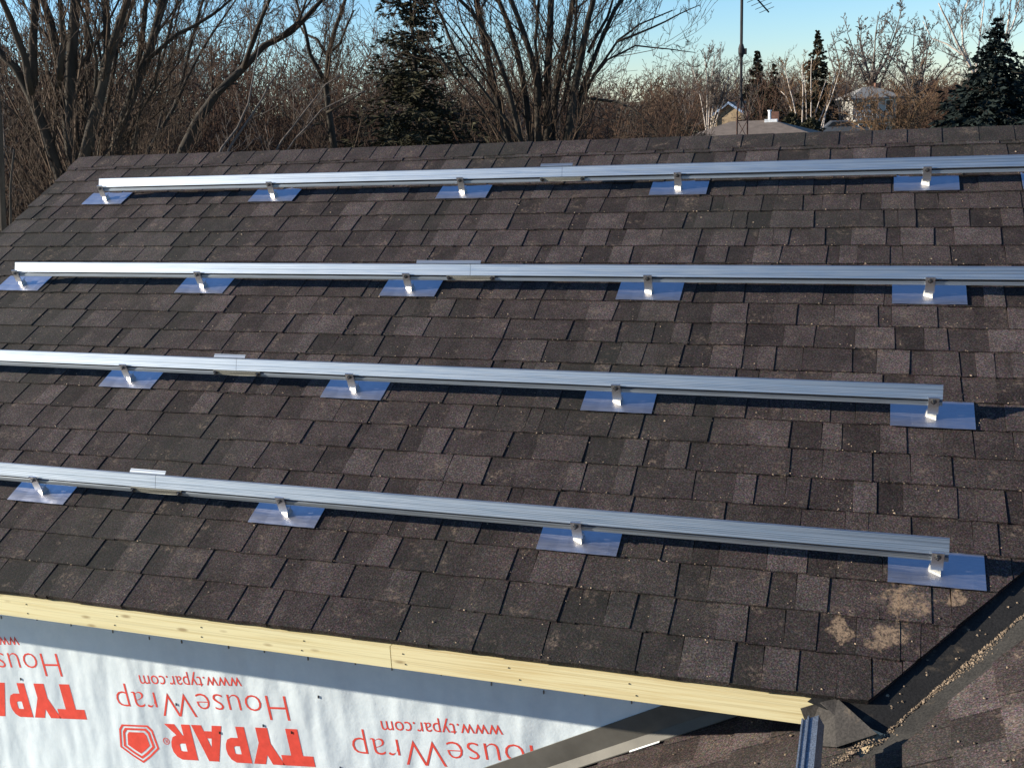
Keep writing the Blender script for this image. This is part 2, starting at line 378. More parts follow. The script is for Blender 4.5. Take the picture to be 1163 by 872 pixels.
# wall in house wrap, other walls
mb = MB(); mb.box(-.25, UR - .3, YW, YW + .12, -3.35, -.16); wall = mb.build('wall', MAT['wrap'], house)
mb = MB(); mb.box(-.25, -.13, YW + .12, 2 * RY - YW - .3, -3.35, -.16); mb.prism([(-.13, YW + .15, -.16), (-.13, 2 * RY - YW - .3, -.16), (-.13, RY, RZ - .12)], [(-.25, YW + .15, -.16), (-.25, 2 * RY - YW - .3, -.16), (-.25, RY, RZ - .12)])
mb.build('gable_wall', MAT['wrap'], house)
mb = MB(); mb.box(-.13, UR - .3, 2 * RY - YW - .42, 2 * RY - YW - .3, -3.35, -.16); mb.build('rear_wall', MAT['wrap'], house)
mb = MB(); mb.box(2.9, 3.0, -4.4, YW - .03, -3.35, -1.25); mb.build('side_wall', MAT['wrap'], house)
mb = MB(); mb.box(-.55, 4.30, YF + .045, YW - .002, -.325, -.312); mb.build('soffit', MAT['soffit'], house)
ZT, ZB = -.229, -.313
for x0, x1, m, lab in ((RAKE + .01, 3.085, 'pine_pale', 'pale pine fascia board with few marks'), (3.088, 4.56, 'pine', 'grained pine fascia board ending at the valley')):
    mb = MB(); mb.box(x0, x1, YF, YF + .038, ZB, ZT); fb = mb.build('fascia_board', MAT[m], house); fb['label'] = lab
    for q in range(int((x1 - x0) / .4)):
        for zz in (ZB + .022, ZT - .022):
            xx = x0 + .05 + q * .405 + rng.uniform(-.02, .02)
            mb = MB(); mb.tube([(xx, YF + .004, zz), (xx, YF - .0015, zz)], .0028, 6); mb.build('nail', MAT['bolt'], fb)
mb = MB(); mb.prism([M3(RAKE + .005, EAVE + .03, -.16), M3(RAKE + .005, RIDGE - .02, -.16), M3(RAKE + .005, RIDGE - .02, -.022), M3(RAKE + .005, EAVE + .03, -.022)],
                    [M3(RAKE + .04, EAVE + .03, -.16), M3(RAKE + .04, RIDGE - .02, -.16), M3(RAKE + .04, RIDGE - .02, -.022), M3(RAKE + .04, EAVE + .03, -.022)])
mb.build('rake_board', MAT['pine'], house)
# wrap fixings under the eave
for q in range(16):
    xx = 1.05 + q * .19 + rng.uniform(-.03, .03); zz = -.505 + rng.uniform(-.012, .012)
    mb = MB(); mb.box(xx - .002, xx + .002, YW - .004, YW + .002, zz - .008, zz + .006); mb.build('staple', MAT['bolt'], wall)
for q in range(7):
    xx = rng.uniform(1.0, 2.9); zz = rng.uniform(-1.15, -.65); mb = MB(); mb.box(xx - .0018, xx + .0018, YW - .004, YW + .002, zz - .006, zz + .006); mb.build('staple', MAT['bolt'], wall)
# flashing where the cross roof meets the wall
mb = MB(); x0, x1 = 2.75, 4.40
def zr(x, n=0): return VZ + (x - VX) * .536 + n
mb.prism([(x0, YW - .006, zr(x0, -.02)), (x1, YW - .006, zr(x1, -.02)), (x1, YW - .006, zr(x1, .135)), (x0, YW - .006, zr(x0, .125))],
         [(x0, YW - .002, zr(x0, -.02)), (x1, YW - .002, zr(x1, -.02)), (x1, YW - .002, zr(x1, .135)), (x0, YW - .002, zr(x0, .125))])
mb.prism([X3(YW - .03, (x0 - VX) / CQ, .004), X3(YW - .03, (x1 - VX) / CQ, .004), X3(YW - .007, (x1 - VX) / CQ, .03), X3(YW - .007, (x0 - VX) / CQ, .03)],
         [X3(YW - .03, (x0 - VX) / CQ, .008), X3(YW - .03, (x1 - VX) / CQ, .008), X3(YW - .007, (x1 - VX) / CQ, .034), X3(YW - .007, (x0 - VX) / CQ, .034)])
wf = mb.build('wall_flashing', MAT['wallflash'], house)
for a, b in ((3.88, 3.99), (3.47, 3.50)):
    mb = MB(); mb.box(YW - .040, YW - .0315, (a - VX) / CQ, (b - VX) / CQ, .007, .009, X3); mb.build('bare_metal_edge', MAT['white_metal'], wf)
# flap of felt folded over the end of the fascia
def fp(x, y, d=0): q = hit(x, y, 1, YF - .005 - d); return (q[0], q[1], q[2])
def rp(x, y, n=.012):
    P = np.array(X3(VY, 0, n)); nn = np.array([-SQ, 0, CQ]); d = ray(x, y); return tuple(CAM + d * (nn @ (P - CAM)) / (nn @ d))
fa, fb_, fc, fd, fe = [Vector(q) for q in (fp(932, 797), fp(909, 804), fp(918, 829, .01), rp(996, 833), fp(951, 792.5, -.012))]
fm = (fa + fc + fd + fe) / 4 + Vector((-.002, -.004, .004)); fg = Vector(rp(950, 848)); fh = Vector(rp(922, 846))
mb = MB(); W_ = [fa, fb_, fc, fd, fe, fm, fg, fh]; T_ = [(0, 1, 2), (0, 2, 5), (2, 6, 5), (2, 7, 6), (6, 3, 5), (5, 3, 4), (0, 5, 4)]
mb.V = [tuple(q) for q in W_] + [tuple(q + Vector((.001, .003, -.003))) for q in W_]; mb.F = T_ + [(c + 8, b + 8, a + 8) for a, b, c in T_]
mb.build('corner_flap', MAT['flap'], house)

# lettering printed on the wrap (the roll hangs upside down) -----------------
TILT = math.radians(6.9)
def T3(ox, oz, x, y, d=.0008):                # text frame -> wall: x runs along the print, y up the letters
    c, s = math.cos(TILT), math.sin(TILT); return (ox - x * c + y * s, YW - d, oz - x * s - y * c)
def put_polys(name, polys, ox, oz):
    V = []; F = []
    for p in polys:
        b = len(V); V += [T3(ox, oz, *q) for q in p]; F.append(tuple(range(b, b + len(p))))
    return obj(name, new_mesh(name, V, F, MAT['ink']), wall)
def text_mesh(s, size, offset, xs=1.0):
    cu = bpy.data.curves.new('print', 'FONT'); cu.body = s; cu.size = size; cu.offset = offset; cu.resolution_u = 3
    o = bpy.data.objects.new('print', cu); COL.objects.link(o); dg = bpy.context.evaluated_depsgraph_get(); dg.update()
    me = bpy.data.meshes.new_from_object(o.evaluated_get(dg)); V = [(v.co.x * xs, v.co.y) for v in me.vertices]; F = [tuple(p.vertices) for p in me.polygons]
    bpy.data.objects.remove(o); return V, F
def fit_text(s, width, capH, offset):
    V, F = text_mesh(s, 1.0, offset); x0 = min(v[0] for v in V); x1 = max(v[0] for v in V); hi = max(v[1] for v in V)
    return [((v[0] - x0) * width / (x1 - x0), v[1] * capH / .73) for v in V], F
HW = fit_text('HouseWrap', .86, .125, -.017); WW = fit_text('www.typar.com', .515, .066, -.004)
def put_text(name, VF, ox, oz): return obj(name, new_mesh(name, [T3(ox, oz, x, y) for x, y in VF[0]], VF[1], MAT['ink']), wall)
def Hh(x, y): return (x, y)
cap = .172
def letter(polys, x0, wd): return [[(x0 + px_ * wd, py_ * cap) for px_, py_ in p] for p in polys]
LT = [[(0, .72), (0, 1), (1.05, 1), (1.05, .72)], [(.33, 0), (.33, .72), (.72, .72), (.72, 0)]]
LY = [[(.30, 0), (.30, .42), (.70, .42), (.70, 0)], [(-.02, 1), (.38, 1), (.5, .74), (.5, .42), (.30, .42)], [(.5, .74), (.62, 1), (1.02, 1), (.70, .42), (.5, .42)]]
LP = [[(0, 0), (0, 1), (.36, 1), (.36, 0)], [(.36, .76), (.36, 1), (.66, 1), (.85, .92), (.96, .78), (.62, .74), (.55, .76)],
      [(.62, .74), (.96, .78), (.98, .64), (.94, .50), (.62, .57)], [(.62, .57), (.94, .50), (.84, .37), (.66, .31), (.36, .31), (.36, .54), (.55, .54)]]
LA = [[(-.06, 0), (.34, 1), (.52, 1), (.50, .62), (.30, 0)], [(.52, 1), (.72, 1), (1.08, 0), (.70, 0), (.50, .62)], [(.36, .16), (.42, .36), (.578, .36), (.643, .16)]]
LR = LP + [[(.40, .309), (.66, .309), (1.06, 0), (.64, 0)]]
TY = letter(LT, 0, .145) + letter(LY, .148, .145) + letter(LP, .305, .118) + letter(LA, .425, .135) + letter(LR, .578, .125)
def ring(pts, s0, s1, c):
    a = [(c[0] + (x - c[0]) * s0, c[1] + (y - c[1]) * s0) for x, y in pts]; b = [(c[0] + (x - c[0]) * s1, c[1] + (y - c[1]) * s1) for x, y in pts]; n = len(pts)
    return [[a[i], a[(i + 1) % n], b[(i + 1) % n], b[i]] for i in range(n)]
SX = .035
SH = [(.745, .035), (.735, .125), (.79, .168), (.84, .200), (.89, .168), (.945, .125), (.925, .035), (.905, .012), (.765, .012)]
SH = [(a + SX, b) for a, b in SH]; sc_ = (.840 + SX, .095); LOGO = ring(SH, 1, .90, sc_) + ring(SH, .80, .68, sc_) + [[(sc_[0] + (x - sc_[0]) * .56, sc_[1] + (y - sc_[1]) * .56) for x, y in SH]]
def circ(cx, cy, r, n=14): return [(cx + r * math.cos(6.2832 * i / n), cy + r * math.sin(6.2832 * i / n)) for i in range(n)]
REG = ring(circ(.722, .085, .017), 1, .80, (.722, .085))
RV, RF = fit_text('R', .014, .018, 0)
for bi in (-1, 0, 1):
    ox, oz = 2.440 + 1.138 * bi, -.696 - .040 * bi
    put_text('lettering', HW, ox, oz); 
    t0 = T3(ox, oz, .195, -.078, 0); put_text('lettering', WW, t0[0], t0[2])
    t1 = T3(ox, oz, -.070, .152, 0); put_polys('lettering', TY, t1[0], t1[2]); put_polys('printed_logo', LOGO + REG, t1[0], t1[2])
    put_text('lettering', ([(x + .715, y + .076) for x, y in RV], RF), t1[0], t1[2])

# ------------------------------------------------------------------ rails and mounts on the main roof
def place_roof(o, u, v, n=0): o.location = M3(u, v, n); o.rotation_euler = (TH, 0, 0)
PROFILE = [(.0065, .009, .082, .0885), (.033, .036, .068, .130), (.003, .0325, .065, .068)]
def rail_section(L, parent, x0):
    mb = MB()
    for v0, v1, n0, n1 in PROFILE: mb.box(x0, x0 + L, v0, v1, n0 + .00005, n1 - .00005)
    poly = [(-.001, .0888), (-.001, .0925), (.0105, .1065), (.0110, .1062), (.0215, .1190), (.0220, .1187), (.0325, .1320), (.0385, .1320), (.0385, .1303), (.033, .1303), (.0025, .0888)]
    mb.prism([(x0, a, b) for a, b in poly], [(x0 + L, a, b) for a, b in poly])       # sloping face with fine steps
    lip = [(-.0075, .0655), (-.0075, .0672), (-.0015, .0805), (.003, .0818), (.003, .065)]
    mb.prism([(x0, a, b) for a, b in lip], [(x0 + L, a, b) for a, b in lip])
    return mb.build('rail_section', MAT['rail'], parent, True)
def hexbolt(mb, c, ax, r, t):
    a = Vector(ax); mb.tube([Vector(c), Vector(c) + a * t], r, 6); mb.tube([Vector(c) + a * t, Vector(c) + a * (t + .006)], r * .5, 8); mb.tube([Vector(c), Vector(c) + a * .0015], r * 1.45, 12)
rows = {1: (2.4205, -.012, 5.62, 2.905, 2.905, 3.085, 'nearest the ridge'), 2: (1.512, -.004, 5.60, 2.655, 2.49, 2.83, 'second down from the ridge'),
        3: (.750, -.02, 4.908, 1.725, 1.725, 1.892, 'second up from the eave'), 4: (0, -.02, 4.910, 1.722, 1.715, 1.89, 'nearest the eave')}
for rI, (v, u0, u1, fl, b0, b1, where) in rows.items():
    o = thing('mounting_rail', (0, 0, 0), f'long mill-finish aluminium mounting rail, the one {where}', 'rail', 'solar rails across the main roof')
    place_roof(o, u0, v + .063); joint = fl + .125 - u0
    rail_section(joint - .0015, o, 0); rail_section(u1 - u0 - joint, o, joint)
    mb = MB(); mb.box(b0 - u0, b1 - u0, .0388, .0415, .085, .1330); mb.hexa([(b0 - u0, .0385, .1325), (b1 - u0, .0385, .1325), (b1 - u0, .054, .1385), (b0 - u0, .054, .1385), (b0 - u0, .0385, .1355), (b1 - u0, .0385, .1355), (b1 - u0, .054, .1415), (b0 - u0, .054, .1415)]); mb.build('splice_plate', MAT['rail'], o, True)
    mb = MB(); L = .25; x0 = fl - u0
    pr = [(0, -.004, .072), (.018, -.005, .0715), (.06, -.006, .070), (.125, -.0065, .0695), (.19, -.006, .070), (.232, -.005, .0715), (.25, -.004, .072)]
    mb.prism([(x0 + a, b - .005, c) for a, b, c in pr] + [(x0 + a, b, .0885) for a, b, c in pr[::-1]], [(x0 + a, .002, c) for a, b, c in pr] + [(x0 + a, .002, .0885) for a, b, c in pr[::-1]])
    sb = mb.build('splice_bar', MAT['splice'], o, True)
    for a in (.012, .238):
        mb = MB(); hexbolt(mb, (x0 + a, -.0075, .080), (0, -1, 0), .008, .006); mb.build('bolt', MAT['bolt'], sb, True)
def make_mount(label):
    o = thing('roof_mount', (0, 0, 0), label, 'roof mount', 'flashed feet that carry the rails')
    mb = MB(); n = 8
    V = []
    for j, (vv, nn) in enumerate(((-.002, .0075), (.02, .0075), (.13, .0030), (.165, -.001))):
        for i in range(n + 1): V.append((-.1505 + .301 * i / n, vv, nn + .0008 * math.sin(i * 1.9 + j)))
    F = [(j * (n + 1) + i, j * (n + 1) + i + 1, (j + 1) * (n + 1) + i + 1, (j + 1) * (n + 1) + i) for j in range(3) for i in range(n)]
    nv = len(V); V += [(a, b, c - .0012) for a, b, c in V]; F += [tuple(q + nv for q in f[::-1]) for f in F]
    F += [(i + 1, i, nv + i, nv + i + 1) for i in range(n)] + [(j * (n + 1), (j + 1) * (n + 1), nv + (j + 1) * (n + 1), nv + j * (n + 1)) for j in range(3)] + [((j + 1) * (n + 1) + n, j * (n + 1) + n, nv + j * (n + 1) + n, nv + (j + 1) * (n + 1) + n) for j in range(3)]
    obj('flashing_plate', new_mesh('flashing_plate', V, F, MAT['plate']), o, True)
    mb = MB(); mb.hexa([(-.019, .047, .030), (.019, .047, .030), (.019, .0525, .030), (-.019, .0525, .030), (-.019, .0555, .104), (.019, .0555, .104), (.019, .0608, .104), (-.019, .0608, .104)])
    mb.box(-.019, .019, .0527, .085, .030, .0355); br = mb.build('bracket', MAT['bracket'], o, True)
    mb = MB(); hexbolt(mb, (0, .0535, .087), (0, -1, 0), .0075, .007); mb.build('bolt', MAT['bolt'], br, True)
    # foot: a post turned towards the rake, flaring onto the plate
    mb = MB()
    lv = ((.0298, [(-.020, .078), (-.020, .064), (.013, .050), (.017, .075)]), (.020, [(-.022, .078), (-.022, .062), (.013, .047), (.017, .075)]), (.012, [(-.023, .080), (-.023, .060), (.013, .043), (.017, .077)]), (.0045, [(-.024, .082), (-.024, .057), (.013, .036), (.018, .080)]))
    V = [(x, y, z) for z, ps in lv for x, y in ps]; F = [(0, 1, 2, 3)] + [(a * 4 + i, a * 4 + (i + 1) % 4, a * 4 + 4 + (i + 1) % 4, a * 4 + 4 + i) for a in range(3) for i in range(4)] + [(15, 14, 13, 12)]
    obj('foot', new_mesh('foot', V, F, MAT['foot']), o, True)
    return o
ordn = ['', 'second', 'third', 'fourth', 'fifth', 'sixth']
S48 = 1.2192
spots = []
for rI, cols in ((1, (0, 1, 2, 3, 4, 5)), (2, (0, 1, 2, 3, 4, 5)), (3, (1, 2, 3, 4)), (4, (1, 2, 3, 4))):
    for c in cols:
        if rI < 3: pos = 'at its rake end' if c == 0 else f'{ordn[c]} from the rake'
        else: pos = 'at its valley end' if c == 4 else f'{ordn[4 - c]} from the valley end'
        spots.append((5.456 if c == 5 else c * S48, rows[rI][0], f'foot and plate under the rail {rows[rI][6]}, {pos}'))
m0 = make_mount(spots[0][2]); place_roof(m0, spots[0][0], spots[0][1])
for u, v, lab in spots[1:]:
    m = copy_tree(m0); m['label'] = lab; place_roof(m, u, v); m.rotation_euler = (TH, 0, 0)
# the short end of rail on the cross roof
o = thing('mounting_rail', X3(-1.0, -.2, 0), 'end of a bluish aluminium rail on the cross roof beside the fascia end', 'rail', None)
mb = MB(); w0 = (4.513 - VX) / CQ + .075
for (a0, a1, n0, n1) in ((0, .050, .172, .175), (0, .050, .140, .143), (0, .003, .143, .172), (.047, .050, .143, .172), (0, .005, .1751, .181), (.020, .0245, .1751, .183)):
    mb.box(-3.0, -.625, w0 + a0, w0 + a1, n0, n1 - .00005, X3)
mb.build('rail_section', MAT['rail'], o)
m = copy_tree(m0); m['label'] = 'tall foot on a flashing plate under the rail of the cross roof'; m.location = X3(-1.35, w0 + .02, .0)
m.rotation_euler = Matrix(((0, CQ, -SQ), (-1, 0, 0), (0, SQ, CQ))).to_euler(); m.scale = (1, 1, 1.38)

# loose grit and leaf bits -----------------------------------------------------
def chips(name, pts, frame, label, zoff):
    V = []; F = []
    for a, b, n, s in pts:
        ang = rng.uniform(0, 6.28); k = rng.choice((4, 5, 5)); base = len(V); h = s * rng.uniform(.35, .8)
        for i in range(k):
            t = ang + 6.2832 * i / k; rr = s * rng.uniform(.6, 1.2); V.append(frame(a + rr * math.cos(t), b + rr * .8 * math.sin(t), n))
        V.append(frame(a + rng.uniform(-.2, .2) * s, b, n + h))
        F += [(base + i, base + (i + 1) % k, base + k) for i in range(k)]
    tag(obj(name, new_mesh(name, V, F, MAT['grit' if 'valley' in name else 'tan_chip'])), label, name.split('_')[-1], None, 'stuff')
pts = []
for i in range(4200):
    v = rng.uniform(EAVE + .03, RIDGE - .16) if rng.random() < .6 else rng.gauss(1.1, .8)
    if not EAVE + .03 < v < RIDGE - .16: continue
    k = math.floor((v + .4515) / EXP); fr = (v + .4515) / EXP - k
    if rng.random() < .55: fr = fr ** 3 * .3
    v = -.4515 + (k + fr) * EXP; u = rng.uniform(-.5, min(6.2, cut_u(v) - .02)); s = abs(rng.gauss(.0010, .0016)) + .0011
    pts.append((u, v, .0032 - .007 * fr, s))
chips('roof_debris', pts, M3, 'tan specks of leaf and grit scattered over the dark shingles', 0)
pts = []
for i in range(2600):
    y = rng.uniform(-.53, .9) if rng.random() < .8 else rng.uniform(-.53, -.1)
    if rng.random() > .35 + .65 * (.5 + .5 * math.sin(y * 31) * math.sin(y * 13 + 1)): continue
    sp = abs(rng.gauss(0, .012 + .008 * math.sin(y * 19))); x = vx(y) + (sp if rng.random() < .7 else -sp * .5) + .006
    pts.append((y, (x - VX) / CQ, -.016 + rng.uniform(0, .007) * math.exp(-sp * 60), abs(rng.gauss(.0022, .0016)) + .0012))
for i in range(220):
    t = rng.random(); x = 4.70 - .11 * t + rng.gauss(0, .012); y = -.52 - .055 * t - .03 * t * t + rng.gauss(0, .008); pts.append((y, (x - VX) / CQ, .004 if t > .15 else -.014, rng.uniform(.002, .0045)))
for i in range(150):
    y = rng.uniform(-1.0, -.2); x = rng.uniform(4.0, 5.3)
    if cross_cut((y, (x - VX) / CQ)) > .03: pts.append((y, (x - VX) / CQ, .003, abs(rng.gauss(.003, .0025)) + .001))
chips('valley_grit', pts, X3, 'tan grit and leaf crumbs washed along the valley', 0)
pts = []
for i in range(60):
    d = rng.uniform(0, 1.2); u = 4.70 + d * VK + rng.uniform(-.09, -.01); pts.append((u, -.552 + d, -.018, rng.uniform(.003, .007)))
chips('valley_litter', pts, M3, 'few pale crumbs lying on the dark valley lining', 0)

# ------------------------------------------------------------------ vegetation
class Segs:
    def __init__(s): s.a = []; s.b = []; s.ra = []; s.rb = []
    def add(s, a, b, ra, rb): s.a.append(tuple(a)); s.b.append(tuple(b)); s.ra.append(ra); s.rb.append(rb)
    def mesh(s, name, mat, k=3):
        A = np.array(s.a); B = np.array(s.b); ra = np.array(s.ra)[:, None]; rb = np.array(s.rb)[:, None]
        d = B - A; d /= np.linalg.norm(d, axis=1, keepdims=True) + 1e-9
        h = np.where(np.abs(d[:, 2:3]) > .9, np.array([[1., 0, 0]]), np.array([[0, 0, 1.]])); e = np.cross(d, h); e /= np.linalg.norm(e, axis=1, keepdims=True); f = np.cross(d, e)
        V = np.empty((len(A), 2 * k, 3))
        for j in range(k):
            t = 2 * math.pi * j / k; o = e * math.cos(t) + f * math.sin(t); V[:, j] = A + o * ra; V[:, k + j] = B + o * rb
        base = (np.arange(len(A)) * 2 * k)[:, None]; Q = np.concatenate([base + np.array([[j, (j + 1) % k, k + (j + 1) % k, k + j]]) for j in range(k)])
        return quads_mesh(name, V.reshape(-1, 3), Q, mat)
def rv(r, s=1): return Vector((r.gauss(0, s), r.gauss(0, s), r.gauss(0, s)))
def limb(S, p, d, L, r, lev, g, kids=(6, 5, 4), up=.12, wob=.16, ratio=.55, spread=.75, minr=.003):
    """wandering limb with side shoots; S collects segments"""
    n = (6, 4, 3, 2)[min(3, 3 - lev)] if lev < 4 else 7
    d = Vector(d).normalized(); p = Vector(p); step = L / n
    nk = kids[len(kids) - lev] if lev > 0 else 0
    for i in range(n):
        t0, t1 = i / n, (i + 1) / n; d = (d + rv(g, wob) + Vector((0, 0, up))).normalized(); q = p + d * step
        S.add(p, q, max(minr, r * (1 - .75 * t0)), max(minr, r * (1 - .75 * t1)))
        if lev > 0 and t1 > .15:
            m = nk / n; m = int(m) + (g.random() < m - int(m))
            for _ in range(m):
                ax = rv(g); ax = (ax - d * ax.dot(d)); ax = ax.normalized() if ax.length > .01 else Vector((1, 0, 0))
                sd = (d * (1 - spread * .5) + ax * spread + Vector((0, 0, .15))).normalized()
                limb(S, p.lerp(q, g.random()), sd, L * ratio * g.uniform(.6, 1.15) * (1 - .4 * t1), max(minr, r * (1 - .7 * t1) * .55), lev - 1, g, kids, up, wob * 1.1, ratio, spread, minr)
        p = q
def base_pt(x, D):
    P = at(x, 150, D); return Vector((P[0], P[1], ground_z(P[0], P[1]) - .05))
def stem_tree(name, label, D, base_x, stems, matT, matC, seed, kids=(7, 5, 4), blen=1.5, dens=1.0, group=None, cat='tree', minr=.003, up=.12, depth=.8, ext=3.0):
    """stems: list of (pixel polyline, radius px first, last, depth offset)"""
    g = random.Random(seed); b = base_pt(base_x, D); o = thing(name, b, label, cat, group); mb = MB(); S = Segs()
    for (pl, ra, rb, dz) in stems:
        P = [Vector(at(x, y, D + dz * (.3 + .7 * i / max(1, len(pl) - 1)))) for i, (x, y) in enumerate(pl)]
        if pl[0][1] > 130:                                   # grows out of the ground
            f = P[0]; d0 = (P[1] - P[0]).normalized(); d0.z = max(d0.z, .45); e0 = f - d0 * ((f.z - b.z) / d0.z); e0 = b.lerp(e0, .7); P = [e0, f.lerp(e0, .5) - Vector((0, 0, .1))] + P; n0 = 2
        else: n0 = 0
        top_off = pl[-1][1] <= 2 and rb >= 1
        if top_off:
            d = (P[-1] - P[-2]).normalized(); q = P[-1]
            for i in range(4): d = (d + rv(g, .10) + Vector((0, 0, .10))).normalized(); q = q + d * ext / 4; P.append(q)
        # refine + wobble
        PP = [P[0]]
        for a, c in zip(P[:-1], P[1:]):
            m = a.lerp(c, .5) + rv(g, (c - a).length * .008); PP += [m, c]
        ks = D / FPX; n = len(PP); npx = n - (8 if top_off else 0)
        R = [(ra * 1.15 + (rb - ra * 1.15) * min(1, i / max(1, npx - 1))) * ks * (1 if i < npx else max(.15, 1 - .85 * (i - npx + 1) / 8)) for i in range(n)]
        R = [q * .86 for q in R]; mb.tube(PP, R, 8)
        for i in range(n - 1):
            if PP[i].z < -1.2: continue
            a, c = PP[i], PP[i + 1]; L = (c - a).length; m = dens * L * 2.2; m = int(m) + (g.random() < m - int(m))
            dd = (c - a).normalized()
            for _ in range(m):
                ax = rv(g); ax = ax - dd * ax.dot(dd); ax.normalize(); sd = dd * .8 + ax * .7 + Vector((0, 0, .1))
                limb(S, a.lerp(c, g.random()), sd, blen * g.uniform(.5, 1.3), min(R[i] * .42, .03) * g.uniform(.5, 1), len(kids), g, kids, up, .12, .52, .60, minr)
    mb.build('trunk', MAT[matT], o, smooth=True); obj('crown', S.mesh('crown', MAT[matC]), o); return o
# near trees, left to right
stem_tree('many_stemmed_maple', 'many-stemmed dark maple whose trunks fan out beside the rake corner', 14.5, 68, [
    ([(70, 208), (55, 160), (35, 110), (18, 78), (-8, 52)], 7, 4, .3), ([(36, 108), (28, 65), (12, 22), (2, 0)], 4, 3, -.4), ([(38, 100), (37, 50), (40, 0)], 5, 4, .2),
    ([(84, 200), (78, 160), (74, 120), (68, 70), (57, 22), (48, 0)], 6, 4, .8), ([(88, 190), (82, 150), (80, 100), (82, 50), (86, 0)], 8, 6, .2),
    ([(94, 185), (105, 140), (116, 100), (123, 68), (135, 30), (145, 0)], 7, 4, -.5), ([(114, 106), (122, 60), (119, 0)], 5, 4, .6),
    ([(60, 165), (66, 112), (52, 75), (42, 58)], 2.2, 1.5, .9), ([(96, 140), (101, 80), (99, 0)], 3.5, 2.5, 1.2), ([(66, 100), (72, 50), (68, 0)], 3, 2.5, -.8), ([(106, 140), (110, 70), (100, 30), (88, 0)], 2.2, 1.6, -.6)],
    'bark', 'twig', 21, (5, 5, 4), 2.0, .95, up=.16)
stem_tree('dark_maple', 'dark maple trunk rising between the fanned maple and the leaning tree', 15.5, 126, [
    ([(126, 180), (140, 140), (152, 100), (164, 75), (175, 40), (184, 0)], 7, 4.5, .2), ([(156, 92), (160, 50), (166, 0)], 3.5, 2.8, .8), ([(140, 140), (150, 120), (158, 78), (180, 30), (190, 0)], 2.2, 1.4, -.6), ([(134, 178), (160, 122), (186, 62), (202, 0)], 2.4, 1.6, 1.0), ([(112, 182), (120, 130), (132, 62), (152, 0)], 3.2, 2.2, .9), ([(150, 175), (158, 130), (176, 100), (182, 60), (196, 30)], 1.8, 1.0, -1), ([(166, 70), (200, 40), (240, 18), (262, 0)], 2.4, 1.4, -.2)],
    'bark', 'twig', 22, (5, 5, 4), 2.0, 1.0, up=.16)
stem_tree('edge_maple', 'bare trunk standing apart, left of the fanned maple beyond the rake', 11.5, 2, [
    ([(3, 240), (0, 150), (-4, 60), (-12, 0)], 3.5, 3, 0), ([(12, 262), (12, 210), (16, 170)], 2, 1, .4)], 'bark', 'twig', 23, (5, 4, 4), 1.2, .6)
stem_tree('leaning_tree', 'mossy tree leaning over with a long diagonal trunk', 19, 205, [
    ([(208, 170), (225, 135), (246, 106), (272, 82), (300, 52), (330, 37), (346, 22), (366, 0)], 6, 2.6, .5), ([(276, 78), (290, 38), (306, 0)], 3, 2, -.6), ([(246, 106), (262, 95), (270, 96)], 1.6, .8, .4), ([(318, 42), (340, 24), (348, 0)], 1.8, 1.2, .3)],
    'bark', 'twig', 24, (7, 6, 5), 1.7, .9)
stem_tree('thin_sapling', 'thin dark sapling crossing behind the leaning tree', 21, 165, [
    ([(168, 172), (198, 122), (214, 62), (224, 22), (231, 0)], 2.4, 1.5, .5), ([(200, 118), (212, 90), (240, 40), (268, 0)], 1.8, 1, .2), ([(178, 155), (192, 100), (196, 40), (206, 0)], 1.8, 1, 1)], 'bark', 'twig', 25, (6, 5, 4), 1.4, 1.0)
stem_tree('pale_sapling', 'slim pale sapling bending up beyond the leaning tree', 18, 250, [
    ([(252, 168), (270, 145), (282, 118), (288, 84), (294, 55)], 1.6, .8, .2), ([(262, 166), (288, 128), (306, 96), (318, 80)], 1.8, .8, .2), ([(320, 160), (345, 128), (370, 96), (386, 86)], 1.3, .7, -.4), ([(335, 158), (365, 125), (400, 108), (415, 104)], 1.1, .6, -.6)], 'twig_grey', 'twig_grey', 26, (4, 4), .9, .7)
stem_tree('forked_tree', 'bare tree with a crooked fork standing next to the tall pine', 23, 380, [
    ([(379, 165), (374, 130), (370, 98), (373, 60), (381, 32), (392, 0)], 5, 2.2, .2), ([(369, 94), (352, 62), (346, 32), (336, 0)], 2.6, 1.4, -.5), ([(373, 66), (360, 45), (345, 38), (332, 10)], 1.8, 1, .8), ([(374, 60), (386, 50), (402, 12)], 1.8, 1, -.3), ([(371, 128), (392, 118), (410, 106)], 1.4, .8, -.7)],
    'bark', 'twig', 27, (7, 6, 5), 1.6, 1.1)
